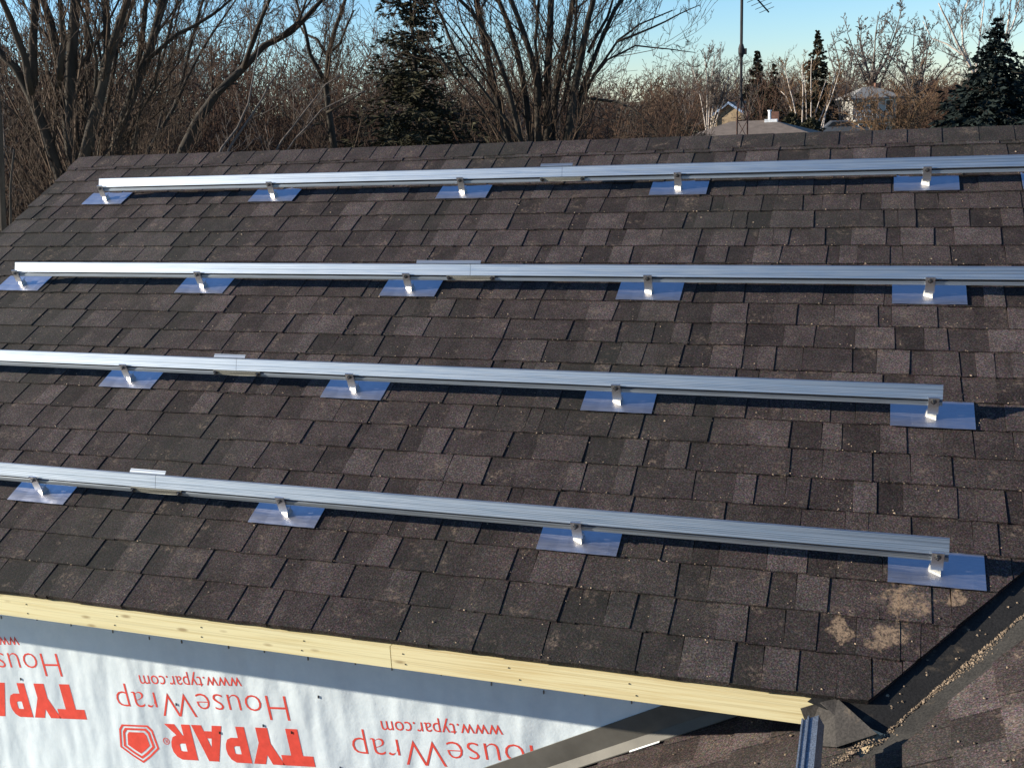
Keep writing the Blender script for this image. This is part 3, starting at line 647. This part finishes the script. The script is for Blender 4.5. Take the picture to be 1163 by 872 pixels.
stem_tree('fountain_maple', 'large fountain-shaped bare maple with many trunks behind the ridge', 18, 612, [
    ([(578, 164), (566, 120), (556, 75), (547, 32), (541, 0)], 5, 4, .4), ([(592, 162), (577, 100), (560, 52), (536, 14), (522, 0)], 3.4, 2.2, -.5), ([(604, 160), (597, 110), (588, 62), (576, 24), (566, 0)], 4.4, 3, .6),
    ([(611, 160), (611, 100), (602, 60), (592, 30), (580, 0)], 4.6, 3, -.3), ([(622, 158), (622, 80), (625, 32), (626, 0)], 5, 4, .2), ([(627, 158), (633, 90), (642, 50), (651, 0)], 4.6, 3.8, .9),
    ([(644, 157), (652, 105), (661, 60), (668, 22), (674, 0)], 5.4, 3.2, -.6), ([(647, 155), (664, 92), (681, 50), (698, 12), (706, 0)], 3.4, 2.4, .3), ([(650, 142), (674, 86), (702, 46), (726, 28), (764, 12)], 2.4, .8, .5),
    ([(655, 112), (690, 68), (722, 52), (760, 56), (790, 60)], 1.5, .4, -.6), ([(668, 112), (700, 116), (722, 126), (748, 152)], 1.6, .7, -.8), ([(590, 158), (556, 112), (524, 72), (503, 24), (492, 0)], 2.3, 1.4, -.8),
    ([(574, 162), (542, 117), (512, 82), (482, 42)], 1.8, .8, -.9), ([(640, 120), (652, 60), (655, 0)], 2, 1.6, .8), ([(616, 110), (608, 50), (612, 0)], 2.2, 1.7, .2), ([(668, 60), (690, 20), (696, 0)], 2, 1.5, .4), ([(700, 48), (740, 32), (772, 16), (795, 6)], 1.4, .5, .2)],
    'bark', 'twig', 28, (5, 5, 4), 2.0, .85, up=.15)
# conifers ----------------------------------------------------------------------
def conifer(name, label, x, ytop, ybase_vis, half_px, D, mat, seed, n_whorl=26, per=9, spray=9, nl=.30, nw=.045, droop=-.25, irr=.25, group=None, zb=None):
    g = random.Random(seed); top = Vector(at(x, ytop, D)); b = base_pt(x, D); b.x, b.y = top.x, top.y
    H = top.z - b.z; zv = at(x, ybase_vis, D)[2]; slope = half_px * D / FPX / (top.z - zv)
    o = thing(name, b, label, 'tree', group); mb = MB(); mb.tube([b, b.lerp(top, .5), top], [H * .017, H * .010, .01], 8)
    V = []
    for k in range(n_whorl):
        t = (k + .5) / n_whorl; z = top.z - (t ** 1.1) * H * .93
        Rr = min(slope * (top.z - z), half_px * D / FPX * 1.6) * (1 + g.uniform(-irr * .6, irr * .5)) + .06
        for j in range(per):
            a = 6.2832 * (j + g.random()) / per; L = Rr * g.uniform(1 - irr * 1.6, 1.08); dr = Vector((math.cos(a), math.sin(a), droop * g.uniform(.4, 1.4)))
            p0 = Vector((top.x, top.y, z + g.uniform(-.2, .2))); p1 = p0 + dr * L; p1.z += .12 * L * g.random()
            mb.tube([p0, p1], [.012 + L * .006, .004], 4)
            ns = max(3, int(spray * (L / (half_px * D / FPX) + .3)))
            for m in range(ns):
                f = .18 + .82 * (m + g.random()) / ns; c = p0.lerp(p1, f) + rv(g, .035 * L + .02)
                for q in range(5):
                    side = Vector((-math.sin(a), math.cos(a), 0)) * g.uniform(-1, 1); d = (dr.normalized() * .55 + side + Vector((0, 0, g.uniform(-.45, .35)))).normalized()
                    ll = nl * g.uniform(.5, 1.25) * min(1, .25 + L / (half_px * D / FPX)); wv = d.cross(rv(g)); wv = wv.normalized() * nw * g.uniform(.6, 1.3)
                    V += [c - wv * .4, c + d * ll * .5 - wv, c + d * ll, c + d * ll * .5 + wv]
    V = np.array([tuple(v) for v in V]); obj('crown', quads_mesh('crown', V, np.arange(len(V)).reshape(-1, 4), MAT[mat]), o); mb.build('trunk', MAT['bark'], o)
    return o
conifer('tall_pine', 'tall shaggy pine between the forked tree and the fountain-shaped maple', 462, -62, 155, 112, 26, 'needle', 31, 40, 11, 15, .30, .022, -.14, .55)
conifer('blue_spruce', 'dark blue-green spruce with a pointed top beside the big white birch', 1133, 24, 140, 66, 45, 'spruce', 32, 30, 12, 11, .36, .055, -.28, .22)
conifer('spruce', 'second spruce close behind the pointed blue-green one, at the right edge of the wood', 1182, 38, 140, 52, 49, 'spruce', 33, 24, 10, 9, .4, .06, -.28, .22)
conifer('slim_fir', 'slim fir standing among the white birch stems', 929, 36, 140, 30, 100, 'needle2', 34, 26, 9, 8, .6, .10, -.2, .35)
conifer('dark_fir', 'pointed dark fir beside the antenna mast', 860, 57, 140, 20, 112, 'needle2', 35, 20, 9, 7, .7, .13, -.2, .3)
conifer('small_fir', 'small dark fir between the antenna mast and the birch clump', 879, 74, 140, 17, 105, 'needle2', 36, 16, 8, 7, .6, .12, -.2, .3)
# birches
stem_tree('birch_clump', 'clump of slender white birch stems in front of the slim fir', 88, 918, [
    ([(907, 142), (900, 112), (894, 88), (889, 70)], 1.01, 0.42, 0), ([(911, 140), (912, 100), (911, 74)], 1.01, 0.48, 1), ([(916, 138), (915, 105), (913, 84)], 0.78, 0.36, 2), ([(921, 138), (921, 90), (922, 66)], 1.01, 0.42, -1), ([(924, 136), (932, 110), (938, 92)], 0.78, 0.36, 2),
    ([(931, 150), (944, 112), (955, 76)], 1.09, 0.42, 0), ([(935, 145), (941, 112), (949, 82)], 0.85, 0.36, 1), ([(902, 132), (893, 110), (887, 104)], 0.62, 0.30, 1), ([(928, 142), (938, 118), (944, 106)], 0.70, 0.30, 2)], 'birch', 'twig_tan', 41, (6, 5), 1.1, .9, minr=.014)
stem_tree('birch', 'bushy pale birch behind the gabled garage', 95, 808, [
    ([(803, 135), (803, 90), (800, 64)], 1.09, 0.42, 0), ([(808, 135), (812, 100), (820, 76)], 0.93, 0.36, 1), ([(812, 132), (822, 98), (837, 76)], 0.93, 0.36, 1), ([(815, 132), (826, 104), (839, 90)], 0.85, 0.30, 2), ([(800, 135), (793, 98), (786, 76)], 0.93, 0.36, 0), ([(805, 134), (808, 90), (812, 62)], 0.78, 0.30, 2)], 'birch', 'twig_grey', 42, (7, 5), 1.6, 1.2, minr=.014)
stem_tree('tall_birch', 'big white birch spreading above the pointed spruce', 58, 1120, [
    ([(1122, 135), (1112, 96), (1100, 72), (1086, 46), (1076, 24), (1066, 4)], 2.01, 0.72, -3), ([(1104, 80), (1094, 52), (1092, 20), (1100, 0)], 1.24, 0.60, 1), ([(1098, 66), (1075, 50), (1058, 44), (1048, 24)], 0.93, 0.36, 1), ([(1122, 135), (1138, 70), (1144, 34), (1148, 0)], 1.70, 0.90, 4), ([(1141, 50), (1150, 30), (1158, 0)], 1.09, 0.60, 3), ([(1108, 88), (1112, 50), (1118, 0)], 1.24, 0.60, 3)],
    'birch', 'twig_grey', 43, (6, 5, 4), 2.2, .55, minr=.009)
# round-crowned bare trees above the far house
def generic_tree(seed, H, matC, kids=(7, 6, 5), n_main=7, minr=.012, spread=.7, trunk=.32, r0=.13):
    g = random.Random(seed); mb = MB(); S = Segs(); b = Vector((0, 0, -.05)); t = Vector((g.gauss(0, .12), g.gauss(0, .12), H * trunk)); mb.tube([b, b.lerp(t, .5) + rv(g, .06), t], [r0 * 1.2, r0, r0 * .8], 7)
    for i in range(n_main):
        a = 6.2832 * (i + g.random() * .7) / n_main; tilt = g.uniform(.25, spread)
        d = Vector((math.cos(a) * tilt, math.sin(a) * tilt, 1)).normalized(); L = H * (1 - trunk) * g.uniform(.75, 1.05)
        st = b.lerp(t, g.uniform(.65, 1)); limb(S, st, d, L, r0 * .55, len(kids), g, kids, .05, .11, .45, .75, minr)
    for i in range(3): st = b.lerp(t, g.uniform(.3, .8)); a = g.uniform(0, 6.28); limb(S, st, (math.cos(a), math.sin(a), .5), H * .3, r0 * .3, len(kids) - 1, g, kids[1:], .08, .14, .5, .75, minr)
    f = H / max(b_[2] for b_ in S.b); S.a = [(x, y, z * f) for x, y, z in S.a]; S.b = [(x, y, z * f) for x, y, z in S.b]; mb.V = [(x, y, z * f) for x, y, z in mb.V]
    return mb.mesh('trunk', MAT['bark'], True), S.mesh('crown', MAT[matC])
def put_tree(name, label, meshes, P, s, rz, group=None, sz=1.0):
    o = thing(name, P, label, 'tree', group); o.scale = (s, s, s * sz); o.rotation_euler = (0, 0, rz)
    for nm, me in zip(('trunk', 'crown'), meshes): obj(nm, me, o, True)
    return o
big = [generic_tree(51, 15, 'twig_grey', (6, 6, 5), 8, .036, .6, .40, .30), generic_tree(52, 13, 'twig_grey', (6, 6, 5), 9, .036, .95, .32, .28)]
def far_tree(x, ytop, D, H, name, label, me, rz=0, sz=1):
    P = at(x, 120, D); z = ground_z(P[0], P[1]); ht = at(x, ytop, D)[2] - z; return put_tree(name, label, me, (P[0], P[1], z), ht / H * 1.2, rz, None, sz)
far_tree(990, 24, 172, 15, 'round_tree', 'tall round-headed bare tree rising behind the white house', big[0])
far_tree(1041, 40, 168, 13, 'round_tree', 'broad low-forked bare tree standing next to the tall round-headed one', big[1], 1.0)
far_tree(962, 48, 180, 15, 'round_tree', 'bare tree with reddish crown between the slim fir and the white house', big[0], 2.2)
# the wood: individual slender trees, shared meshes
kinds = [generic_tree(61, 9, 'twig_red', (6, 5, 4), 7, .010, .55, .30, .10), generic_tree(62, 8.5, 'twig', (6, 5, 4), 6, .010, .7, .22, .09), generic_tree(63, 9.5, 'twig_grey', (6, 5, 4), 6, .010, .5, .40, .09), generic_tree(64, 8, 'twig_red', (7, 5, 4), 8, .010, .8, .15, .09)]
g = random.Random(77)
NW = 118
for i in range(NW):
    x = -120 + 880 * (i + g.random()) / NW; D = g.uniform(24, 64); D = max(D, 34) if 370 < x < 550 else D; P = at(x, 130, D); hor = 143.5 - x * .0464
    ytop = 46 + g.uniform(-38, 30) if x < 520 else (66 + g.uniform(-26, 20))
    if x > 680: ytop = 66 + g.uniform(-6, 28)
    z = ground_z(P[0], P[1]); H = 1.59 + D * (hor - ytop) / FPX - z; k = g.randrange(4)
    put_tree('slender_tree', ('slim red-brown bare tree with upright limbs', 'slim dark brown bare tree forking low', 'slim grey bare tree with a long clean trunk', 'bushy red-brown bare tree branching near the ground')[k] + ' in the wood behind the house', kinds[k], (P[0], P[1], z), max(.55, H / 9), g.uniform(0, 6.28), 'slender trees of the wood')
for i in range(46):
    x = 770 + 480 * (i + g.random()) / 46; D = g.uniform(165, 230); P = at(x, 110, D); hor = 143.5 - x * .0464; ytop = 68 + g.uniform(-8, 18)
    if 1060 < x: ytop += 6
    z = ground_z(P[0], P[1]); H = 1.59 + D * (hor - ytop) / FPX - z
    k = g.randrange(4); put_tree('distant_tree', ('upright red-brown', 'low-forked dark brown', 'long-trunked grey', 'bushy red-brown')[k] + ' tree in the far tree line beyond the neighbouring houses', kinds[k], (P[0], P[1], z), H / 9, g.uniform(0, 6.28), 'distant tree line')
for i, (x, ytop, D) in enumerate(((848, 74, 98), (868, 68, 92), (884, 72, 100), (896, 62, 104), (944, 60, 106), (958, 72, 98), (968, 66, 110), (800, 60, 104), (780, 62, 100))):
    P = at(x, 120, D); z = ground_z(P[0], P[1]); k = (2, 0, 3, 2, 0, 2, 3, 0, 2)[i]; H = 1.59 + D * (143.5 - x * .0464 - ytop) / FPX - z
    put_tree('thin_tree', ('thin red-brown tree', '', 'thin grey tree', 'bushy thin red-brown tree')[k] + ' among the firs and birches around the garage', kinds[k], (P[0], P[1], z), H / 9, i * 1.3, 'thin trees around the garage')
# undergrowth nobody could count
def thicket(name, label, spots_, mat, seed, kids=(5, 4), minr=.008, stems=5):
    g = random.Random(seed); S = Segs()
    for (P, H, sp) in spots_:
        for i in range(stems):
            a = g.uniform(0, 6.28); tl = g.uniform(.05, .5); limb(S, P, (math.cos(a) * tl, math.sin(a) * tl, 1), H * g.uniform(.6, 1.05), .02, 2, g, kids, .03, .13, .55, .85, minr)
    tag(obj(name, S.mesh(name, MAT[mat])), label, 'undergrowth', None, 'stuff')
sp = []
for i in range(224):
    x = -140 + 890 * g.random() ** .9; D = g.uniform(25, 52); D = max(D, g.uniform(30, 48)) if 385 < x < 535 else D; P = at(x, 150, D); sp.append(((P[0], P[1], ground_z(P[0], P[1])), g.choice((3.8, 4.6, 5.4, 6.6)) * g.uniform(.85, 1.15) * (.9 + D / 150) * (.68 if x > 640 else 1), 1))
thicket('undergrowth', 'tangle of red-brown saplings and brush under the wood', sp[:112], 'twig_red', 81, (6, 5), .007, 6)
thicket('undergrowth', 'tangle of grey-brown brush filling the gaps under the wood', sp[112:], 'twig', 82, (6, 5), .007, 6)
sp = []
for i in range(185):
    x = 740 + 500 * g.random(); D = g.uniform(158, 235); P = at(x, 120, D); hor = 143.5 - x * .0464; ht = 1.59 + D * (hor - g.uniform(84, 106)) / FPX - ground_z(P[0], P[1]); sp.append(((P[0], P[1], ground_z(P[0], P[1])), ht, 1))
thicket('far_brush', 'hazy brown brush beneath the far tree line', sp, 'twig_far', 83, (6, 5), .042, 6)
# two big spreading bushes right of the white house, dark evergreen shrubs
def bush(name, label, x, y0, D, H, wd, mat, seed):
    g = random.Random(seed); S = Segs(); b = base_pt(x, D); o = thing(name, b, label, 'shrub')
    mb = MB()
    for i in range(26):
        a = g.uniform(0, 6.28); tl = g.uniform(.1, 1.0) * wd; d = Vector((math.cos(a) * tl, math.sin(a) * tl, 1)).normalized()
        p = b + Vector((math.cos(a) * .2, math.sin(a) * .2, 0)); q = p + d * H * .35; mb.tube([p, q], [.05, .03], 5); limb(S, q, d, H * g.uniform(.55, .85), .04, 3, g, (6, 5, 4), .0, .16, .5, .8, .016)
    mb.build('stem', MAT['twig_grey'], o); obj('crown', S.mesh('crown', MAT[mat]), o)
bush('bare_bush', 'large tan-brown bare bush between the white house and the spruce', 1024, 140, 90, 6.2, 1.0, 'twig_tan', 91)
bush('bare_bush', 'red-brown bare bush close to the foot of the blue-green spruce', 1090, 140, 95, 6.2, .8, 'twig_red', 92)
bush('bare_bush', 'dense brown bush left of the gabled garage', 752, 140, 62, 3.6, 1.0, 'twig_tan', 93)
def evergreen(name, label, x, ytop, D, half, seed, mat='needle'):
    g = random.Random(seed); b = base_pt(x, D); top = at(x, ytop, D)[2]; H = top - b.z; wd = half * D / FPX; V = []; o = thing(name, b, label, 'shrub'); mb = MB(); mb.tube([b, b + Vector((0, 0, H * .6))], [.05, .03], 6); mb.build('stem', MAT['bark'], o)
    for i in range(2600):
        z = g.random(); rr = wd * math.sqrt(max(0, 1 - (2 * z - .85) ** 2 * .75)) * (g.random() ** .35) * g.uniform(.75, 1.1); a = g.uniform(0, 6.28); c = b + Vector((rr * math.cos(a), rr * math.sin(a), z * H))
        d = rv(g).normalized(); wv = d.cross(rv(g)).normalized() * .06; V += [c, c + d * .18 - wv, c + d * .36, c + d * .18 + wv]
    obj('crown', quads_mesh('crown', np.array([tuple(v) for v in V]), np.arange(len(V)).reshape(-1, 4), MAT[mat]), o)
evergreen('evergreen_shrub', 'dark rounded evergreen shrub at the foot of the birch clump', 899, 131, 82, 12, 95)
evergreen('evergreen_shrub', 'low evergreen shrub spreading under the right birch stems', 920, 137, 84, 17, 96)
evergreen('evergreen_shrub', 'evergreen shrub in front of the white house, beside the parked car', 940, 132, 120, 9, 97)

# ------------------------------------------------------------------ neighbours
def gable_frame(P, ang):
    c, s = math.cos(ang), math.sin(ang); return lambda x, y, z: (P[0] + x * c - y * s, P[1] + x * s + y * c, P[2] + z)
vang = math.atan2(-ROT[0, 2], ROT[1, 2])      # heading of the view
# gabled garage
P = at(829, 140, 140); zg = ground_z(P[0], P[1]) - .0; garage = thing('garage', (P[0], P[1], zg), 'gabled garage with slate-blue barge boards beyond the ridge', 'garage')
ze = at(829, 129, 140)[2] - zg; zr_ = at(829, 117, 140)[2] - zg; G = gable_frame((P[0], P[1], zg), vang - .32 - .26)
mb = MB(); mb.box(-2.0, 2.0, 0, 6.5, -.1, ze, G); mb.prism([G(-2, 0, ze), G(2, 0, ze), G(0, 0, zr_ - .1)], [G(-2, 6.5, ze), G(2, 6.5, ze), G(0, 6.5, zr_ - .1)]); mb.build('wall', MAT['brown_wall'], garage)
for s in (-1, 1):
    mb = MB(); hw = 2.5; dz = (zr_ - ze) / 2.0
    mb.hexa([G(0, -.5, zr_), G(s * hw, -.5, zr_ - hw * dz), G(s * hw, 7, zr_ - hw * dz), G(0, 7, zr_), G(0, -.5, zr_ + .12), G(s * hw, -.5, zr_ - hw * dz + .12), G(s * hw, 7, zr_ - hw * dz + .12), G(0, 7, zr_ + .12)]); rf = mb.build('roof', MAT['far_roof'], garage)
    mb = MB(); mb.hexa([G(0, -.60, zr_ - .14), G(s * hw, -.60, zr_ - hw * dz - .14), G(s * hw, -.51, zr_ - hw * dz - .14), G(0, -.51, zr_ - .14), G(0, -.60, zr_ + .16), G(s * hw, -.60, zr_ - hw * dz + .16), G(s * hw, -.51, zr_ - hw * dz + .16), G(0, -.51, zr_ + .16)]); mb.build('barge_board', MAT['blue_trim'], rf)
    if s < 0:
        for q in range(3):
            mb = MB(); y0 = 1.0 + q * 1.8; a0, a1 = .5, 1.9; mb.hexa([G(-a0, y0, zr_ - a0 * dz + .15), G(-a1, y0, zr_ - a1 * dz + .15), G(-a1, y0 + 1.2, zr_ - a1 * dz + .15), G(-a0, y0 + 1.2, zr_ - a0 * dz + .15), G(-a0, y0, zr_ - a0 * dz + .22), G(-a1, y0, zr_ - a1 * dz + .22), G(-a1, y0 + 1.2, zr_ - a1 * dz + .22), G(-a0, y0 + 1.2, zr_ - a0 * dz + .22)]); mb.build('skylight', MAT['glass'], rf)
for s in (-1, 1):
    mb = MB(); mb.box(s * 2.1 - .13, s * 2.1 + .13, -.55, -.3, -.1, ze - .1, G); mb.build('post', MAT['tan_wall'], garage)
mb = MB(); mb.box(-1.4, 1.4, -.04, .02, 0, 2.2, G); mb.build('door', MAT['far_roof'], garage)
mb = MB(); mb.box(2.05, 5.6, 1, 6, -.1, ze - .5, G); mb.build('side_shed', MAT['brown_wall'], garage)
mb = MB(); mb.hexa([G(2.03, .6, ze + .1), G(5.9, .6, ze - .55), G(5.9, 6.4, ze - .55), G(2.03, 6.4, ze + .1), G(2.03, .6, ze + .22), G(5.9, .6, ze - .43), G(5.9, 6.4, ze - .43), G(2.03, 6.4, ze + .22)]); mb.build('shed_roof', plain('dark_felt', (.03, .03, .035), .9), garage)
# low neighbour house with hip roof
P = at(851, 146, 72); zg = ground_z(P[0], P[1]); nb = thing('bungalow', (P[0], P[1], zg), 'low neighbour bungalow with brown hip roof and white vent pipe', 'house')
zr_ = at(851, 137.5, 72)[2] - zg; ze = zr_ - 1.15; G = gable_frame((P[0], P[1], zg), vang - .32)
mb = MB(); mb.box(-4.6, 4.6, -2.9, 3.6, -.1, ze, G); nw = mb.build('wall', MAT['tan_wall'], nb)
E4 = [G(-5.0, -3.3, ze), G(5.0, -3.3, ze), G(5.0, 4, ze), G(-5.0, 4, ze)]; RA, RB = G(-1.2, .3, zr_), G(1.4, .3, zr_)
mb = MB(); mb.V = E4 + [RA, RB] + [(a, b, c - .15) for a, b, c in E4]; mb.F = [(0, 1, 5, 4), (1, 2, 5), (2, 3, 4, 5), (3, 0, 4), (0, 6, 7, 1), (1, 7, 8, 2), (2, 8, 9, 3), (3, 9, 6, 0), (6, 9, 8, 7)]
rf = mb.build('roof', MAT['far_roof'], nb)
mb = MB(); mb.tube([G(1.25, .2, zr_ - .2), G(1.25, .2, zr_ + .55)], .09, 8); mb.tube([G(1.25, .2, zr_ + .55), G(1.25, .2, zr_ + .62)], .13, 8); mb.build('vent_pipe', MAT['white_metal'], rf)
mb = MB(); mb.box(.95, 1.75, -.1, .5, zr_ - .25, zr_ + .05, G); mb.build('curb', MAT['white_metal'], rf)
mb = MB(); mb.box(1.35, 1.8, .6, 1.0, zr_ - .25, zr_ + .5, G); mb.build('chimney', MAT['brick'], rf)
for xx in (-2.6, .4, 2.8):
    mb = MB(); mb.box(xx - .6, xx + .6, -2.94, -2.89, ze - 1.6, ze - .5, G); f = mb.build('window', MAT['white_metal'], nb); mb = MB(); mb.box(xx - .5, xx + .5, -2.96, -2.941, ze - 1.5, ze - .6, G); mb.build('pane', MAT['glass'], f)
# white two-storey house
D = 152; P = at(984, 140, D); zg = ground_z(P[0], P[1]); wh = thing('white_house', (P[0], P[1], zg), 'white two-storey house with pale grey hip roof below the round trees', 'house')
zr_ = at(984, 99, D)[2] - zg; ze = at(984, 111, D)[2] - zg; G0 = gable_frame((P[0], P[1], zg), vang - .32 + .35); G = lambda x, y, z: G0(x * .74, y * .74, z)
mb = MB(); mb.box(-3.6, 4.2, -3, 3, 2.4, ze, G); mb.build('wall', MAT['white_wall'], wh)
mb = MB(); mb.box(-3.4, 4.0, -2.8, 2.8, -.2, 2.4, G); mb.box(-4.8, -3.4, -2.4, 2.4, -.2, 2.0, G); mb.build('lower_wall', MAT['tan_wall'], wh)
E4 = [G(-4.5, -3.8, ze), G(5.1, -3.8, ze), G(5.1, 3.8, ze), G(-4.5, 3.8, ze)]; RA, RB = G(-.8, 0, zr_), G(1.2, 0, zr_)
mb = MB(); mb.V = E4 + [RA, RB] + [(a, b, c - .2) for a, b, c in E4]; mb.F = [(0, 1, 5, 4), (1, 2, 5), (2, 3, 4, 5), (3, 0, 4), (0, 6, 7, 1), (1, 7, 8, 2), (2, 8, 9, 3), (3, 9, 6, 0), (6, 9, 8, 7)]; rf = mb.build('roof', MAT['far_roof_grey'], wh)
mb = MB(); mb.box(1.2, 2.2, -.4, .4, zr_ - .5, zr_ + .45, G); mb.build('chimney', MAT['brick'], rf)
for xx, z0, ww in ((-2.3, ze - 1.6, .55), (.1, ze - 1.6, .7), (2.8, ze - 1.6, .55), (-1.8, .7, .6), (1.6, .6, .9)):
    mb = MB(); mb.box(xx - ww - .1, xx + ww + .1, -3.05, -2.79, z0 - .1, z0 + 1.25, G); f = mb.build('window', MAT['white_metal'], wh)
    mb = MB(); mb.box(xx - ww, xx + ww, -3.08, -3.051, z0, z0 + 1.15, G); mb.build('pane', MAT['glass'], f)
mb = MB(); mb.box(-3.5, 1.0, -4.4, -3.01, 2.3, 2.5, G); bal = mb.build('balcony', MAT['white_wall'], wh)
for q in range(7): mb = MB(); mb.box(-3.45 + q * .72, -3.37 + q * .72, -4.38, -4.3, 2.5, 3.3, G); mb.build('baluster', MAT['white_metal'], bal)
# parked car
P = at(957, 147, 96); zg = at(957, 157, 96)[2]; zg = max(zg, ground_z(P[0], P[1])); car = thing('parked_car', (P[0], P[1], zg), 'silver car parked beyond the ridge below the white house', 'car')
G = gable_frame((P[0], P[1], zg), vang - .32 + .15)
def lathe_side(prof, y0, y1): mb = MB(); mb.prism([G(x, y0, z) for x, z in prof], [G(x, y1, z) for x, z in prof]); return mb
lathe_side([(-2.1, .35), (2.1, .35), (2.15, .7), (1.3, .92), (-1.7, .98), (-2.15, .85)], -.85, .85).build('body', MAT['car_paint'], car)
cab = lathe_side([(-1.6, .97), (1.05, .91), (.45, 1.42), (-.95, 1.46)], -.72, .72).build('cabin', MAT['car_paint'], car)
for y0, y1 in ((-.735, -.722), (.722, .735)):
    lathe_side([(-1.35, 1.0), (-.3, .98), (-.3, 1.38), (-.9, 1.40)], y0, y1).build('window', MAT['glass'], cab); lathe_side([(-.2, .98), (.8, .96), (.38, 1.35), (-.2, 1.38)], y0, y1).build('window', MAT['glass'], cab)
mb = MB(); mb.hexa([G(1.09, -.6, .95), G(1.09, .6, .95), G(.50, .6, 1.40), G(.50, -.6, 1.40), G(1.11, -.6, .97), G(1.11, .6, .97), G(.52, .6, 1.42), G(.52, -.6, 1.42)]); mb.build('windscreen', MAT['glass'], cab)
for xx in (-1.35, 1.35):
    for yy in (-.8, .8):
        mb = MB(); mb.tube([G(xx, yy - .1, .32), G(xx, yy + .1, .32)], .32, 14); wl = mb.build('wheel', MAT['tyre'], car); mb = MB(); mb.tube([G(xx, yy - .11, .32), G(xx, yy + .11, .32)], .19, 12); mb.build('rim', MAT['car_paint'], wl)
for yy in (-.6, .6):
    mb = MB(); mb.box(2.08, 2.17, yy - .15, yy + .15, .62, .74, G); mb.build('headlight', MAT['white_metal'], car)
# antenna tower
D = 28; b = base_pt(841, D); tw = thing('antenna_mast', b, 'thin rusty antenna mast with a triangular lattice foot above the ridge', 'antenna')
za = at(841, 128, D)[2]; zt = at(841, 108, D)[2]; ztop = at(841, -34, D)[2]; rr = .17
legs = [Vector((b.x + rr * math.cos(a), b.y + rr * math.sin(a), b.z)) for a in (.1, 2.2, 4.3)]
mb = MB()
for i in range(3):
    a = legs[i]; t = Vector((b.x, b.y, zt)); mb = MB(); mb.tube([a, (a.x, a.y, za), t], [.022, .02, .018], 6); mb.build('leg', MAT['rust'], tw)
mb = MB(); z = b.z + .1
while z < za:
    for i in range(3):
        p, q = legs[i], legs[(i + 1) % 3]; mb.tube([(p.x, p.y, z), (q.x, q.y, z)], .009, 4); mb.tube([(p.x, p.y, z), (q.x, q.y, z + .45)], .008, 4)
    z += .45
mb.build('lattice', MAT['rust'], tw)
mb = MB(); mb.tube([(b.x, b.y, zt - .3), (b.x, b.y, ztop)], .036, 8); ms = mb.build('mast', MAT['dark_steel'], tw)
zb = at(841, 58, D)[2]; mb = MB(); mb.tube([(b.x, b.y, zb - .16), (b.x, b.y, zb - .06), (b.x, b.y, zb + .06), (b.x, b.y, zb + .16)], [.045, .075, .075, .045], 10); mb.box(b.x, b.x + .13, b.y - .05, b.y + .05, zb - .09, zb + .05); mb.build('rotator', MAT['dark_steel'], tw)
p0 = Vector((b.x, b.y, at(841, -20, D)[2])); p1 = Vector(at(873, 14, D + 2.0)); d = p1 - p0; pa = p0 - d * .7
mb = MB(); mb.tube([pa, p1], .02, 6); bm = mb.build('boom', MAT['dark_steel'], tw)
side = d.cross(Vector((0, 0, 1))).normalized(); side = (side * .8 + Vector((0, 0, .25))).normalized()
for i in range(13):
    c = pa.lerp(p1, (i + .4) / 13); L = .42 - .018 * i; mb = MB(); mb.tube([c - side * L, c + side * L], .008, 5); mb.build('element', MAT['dark_steel'], bm)
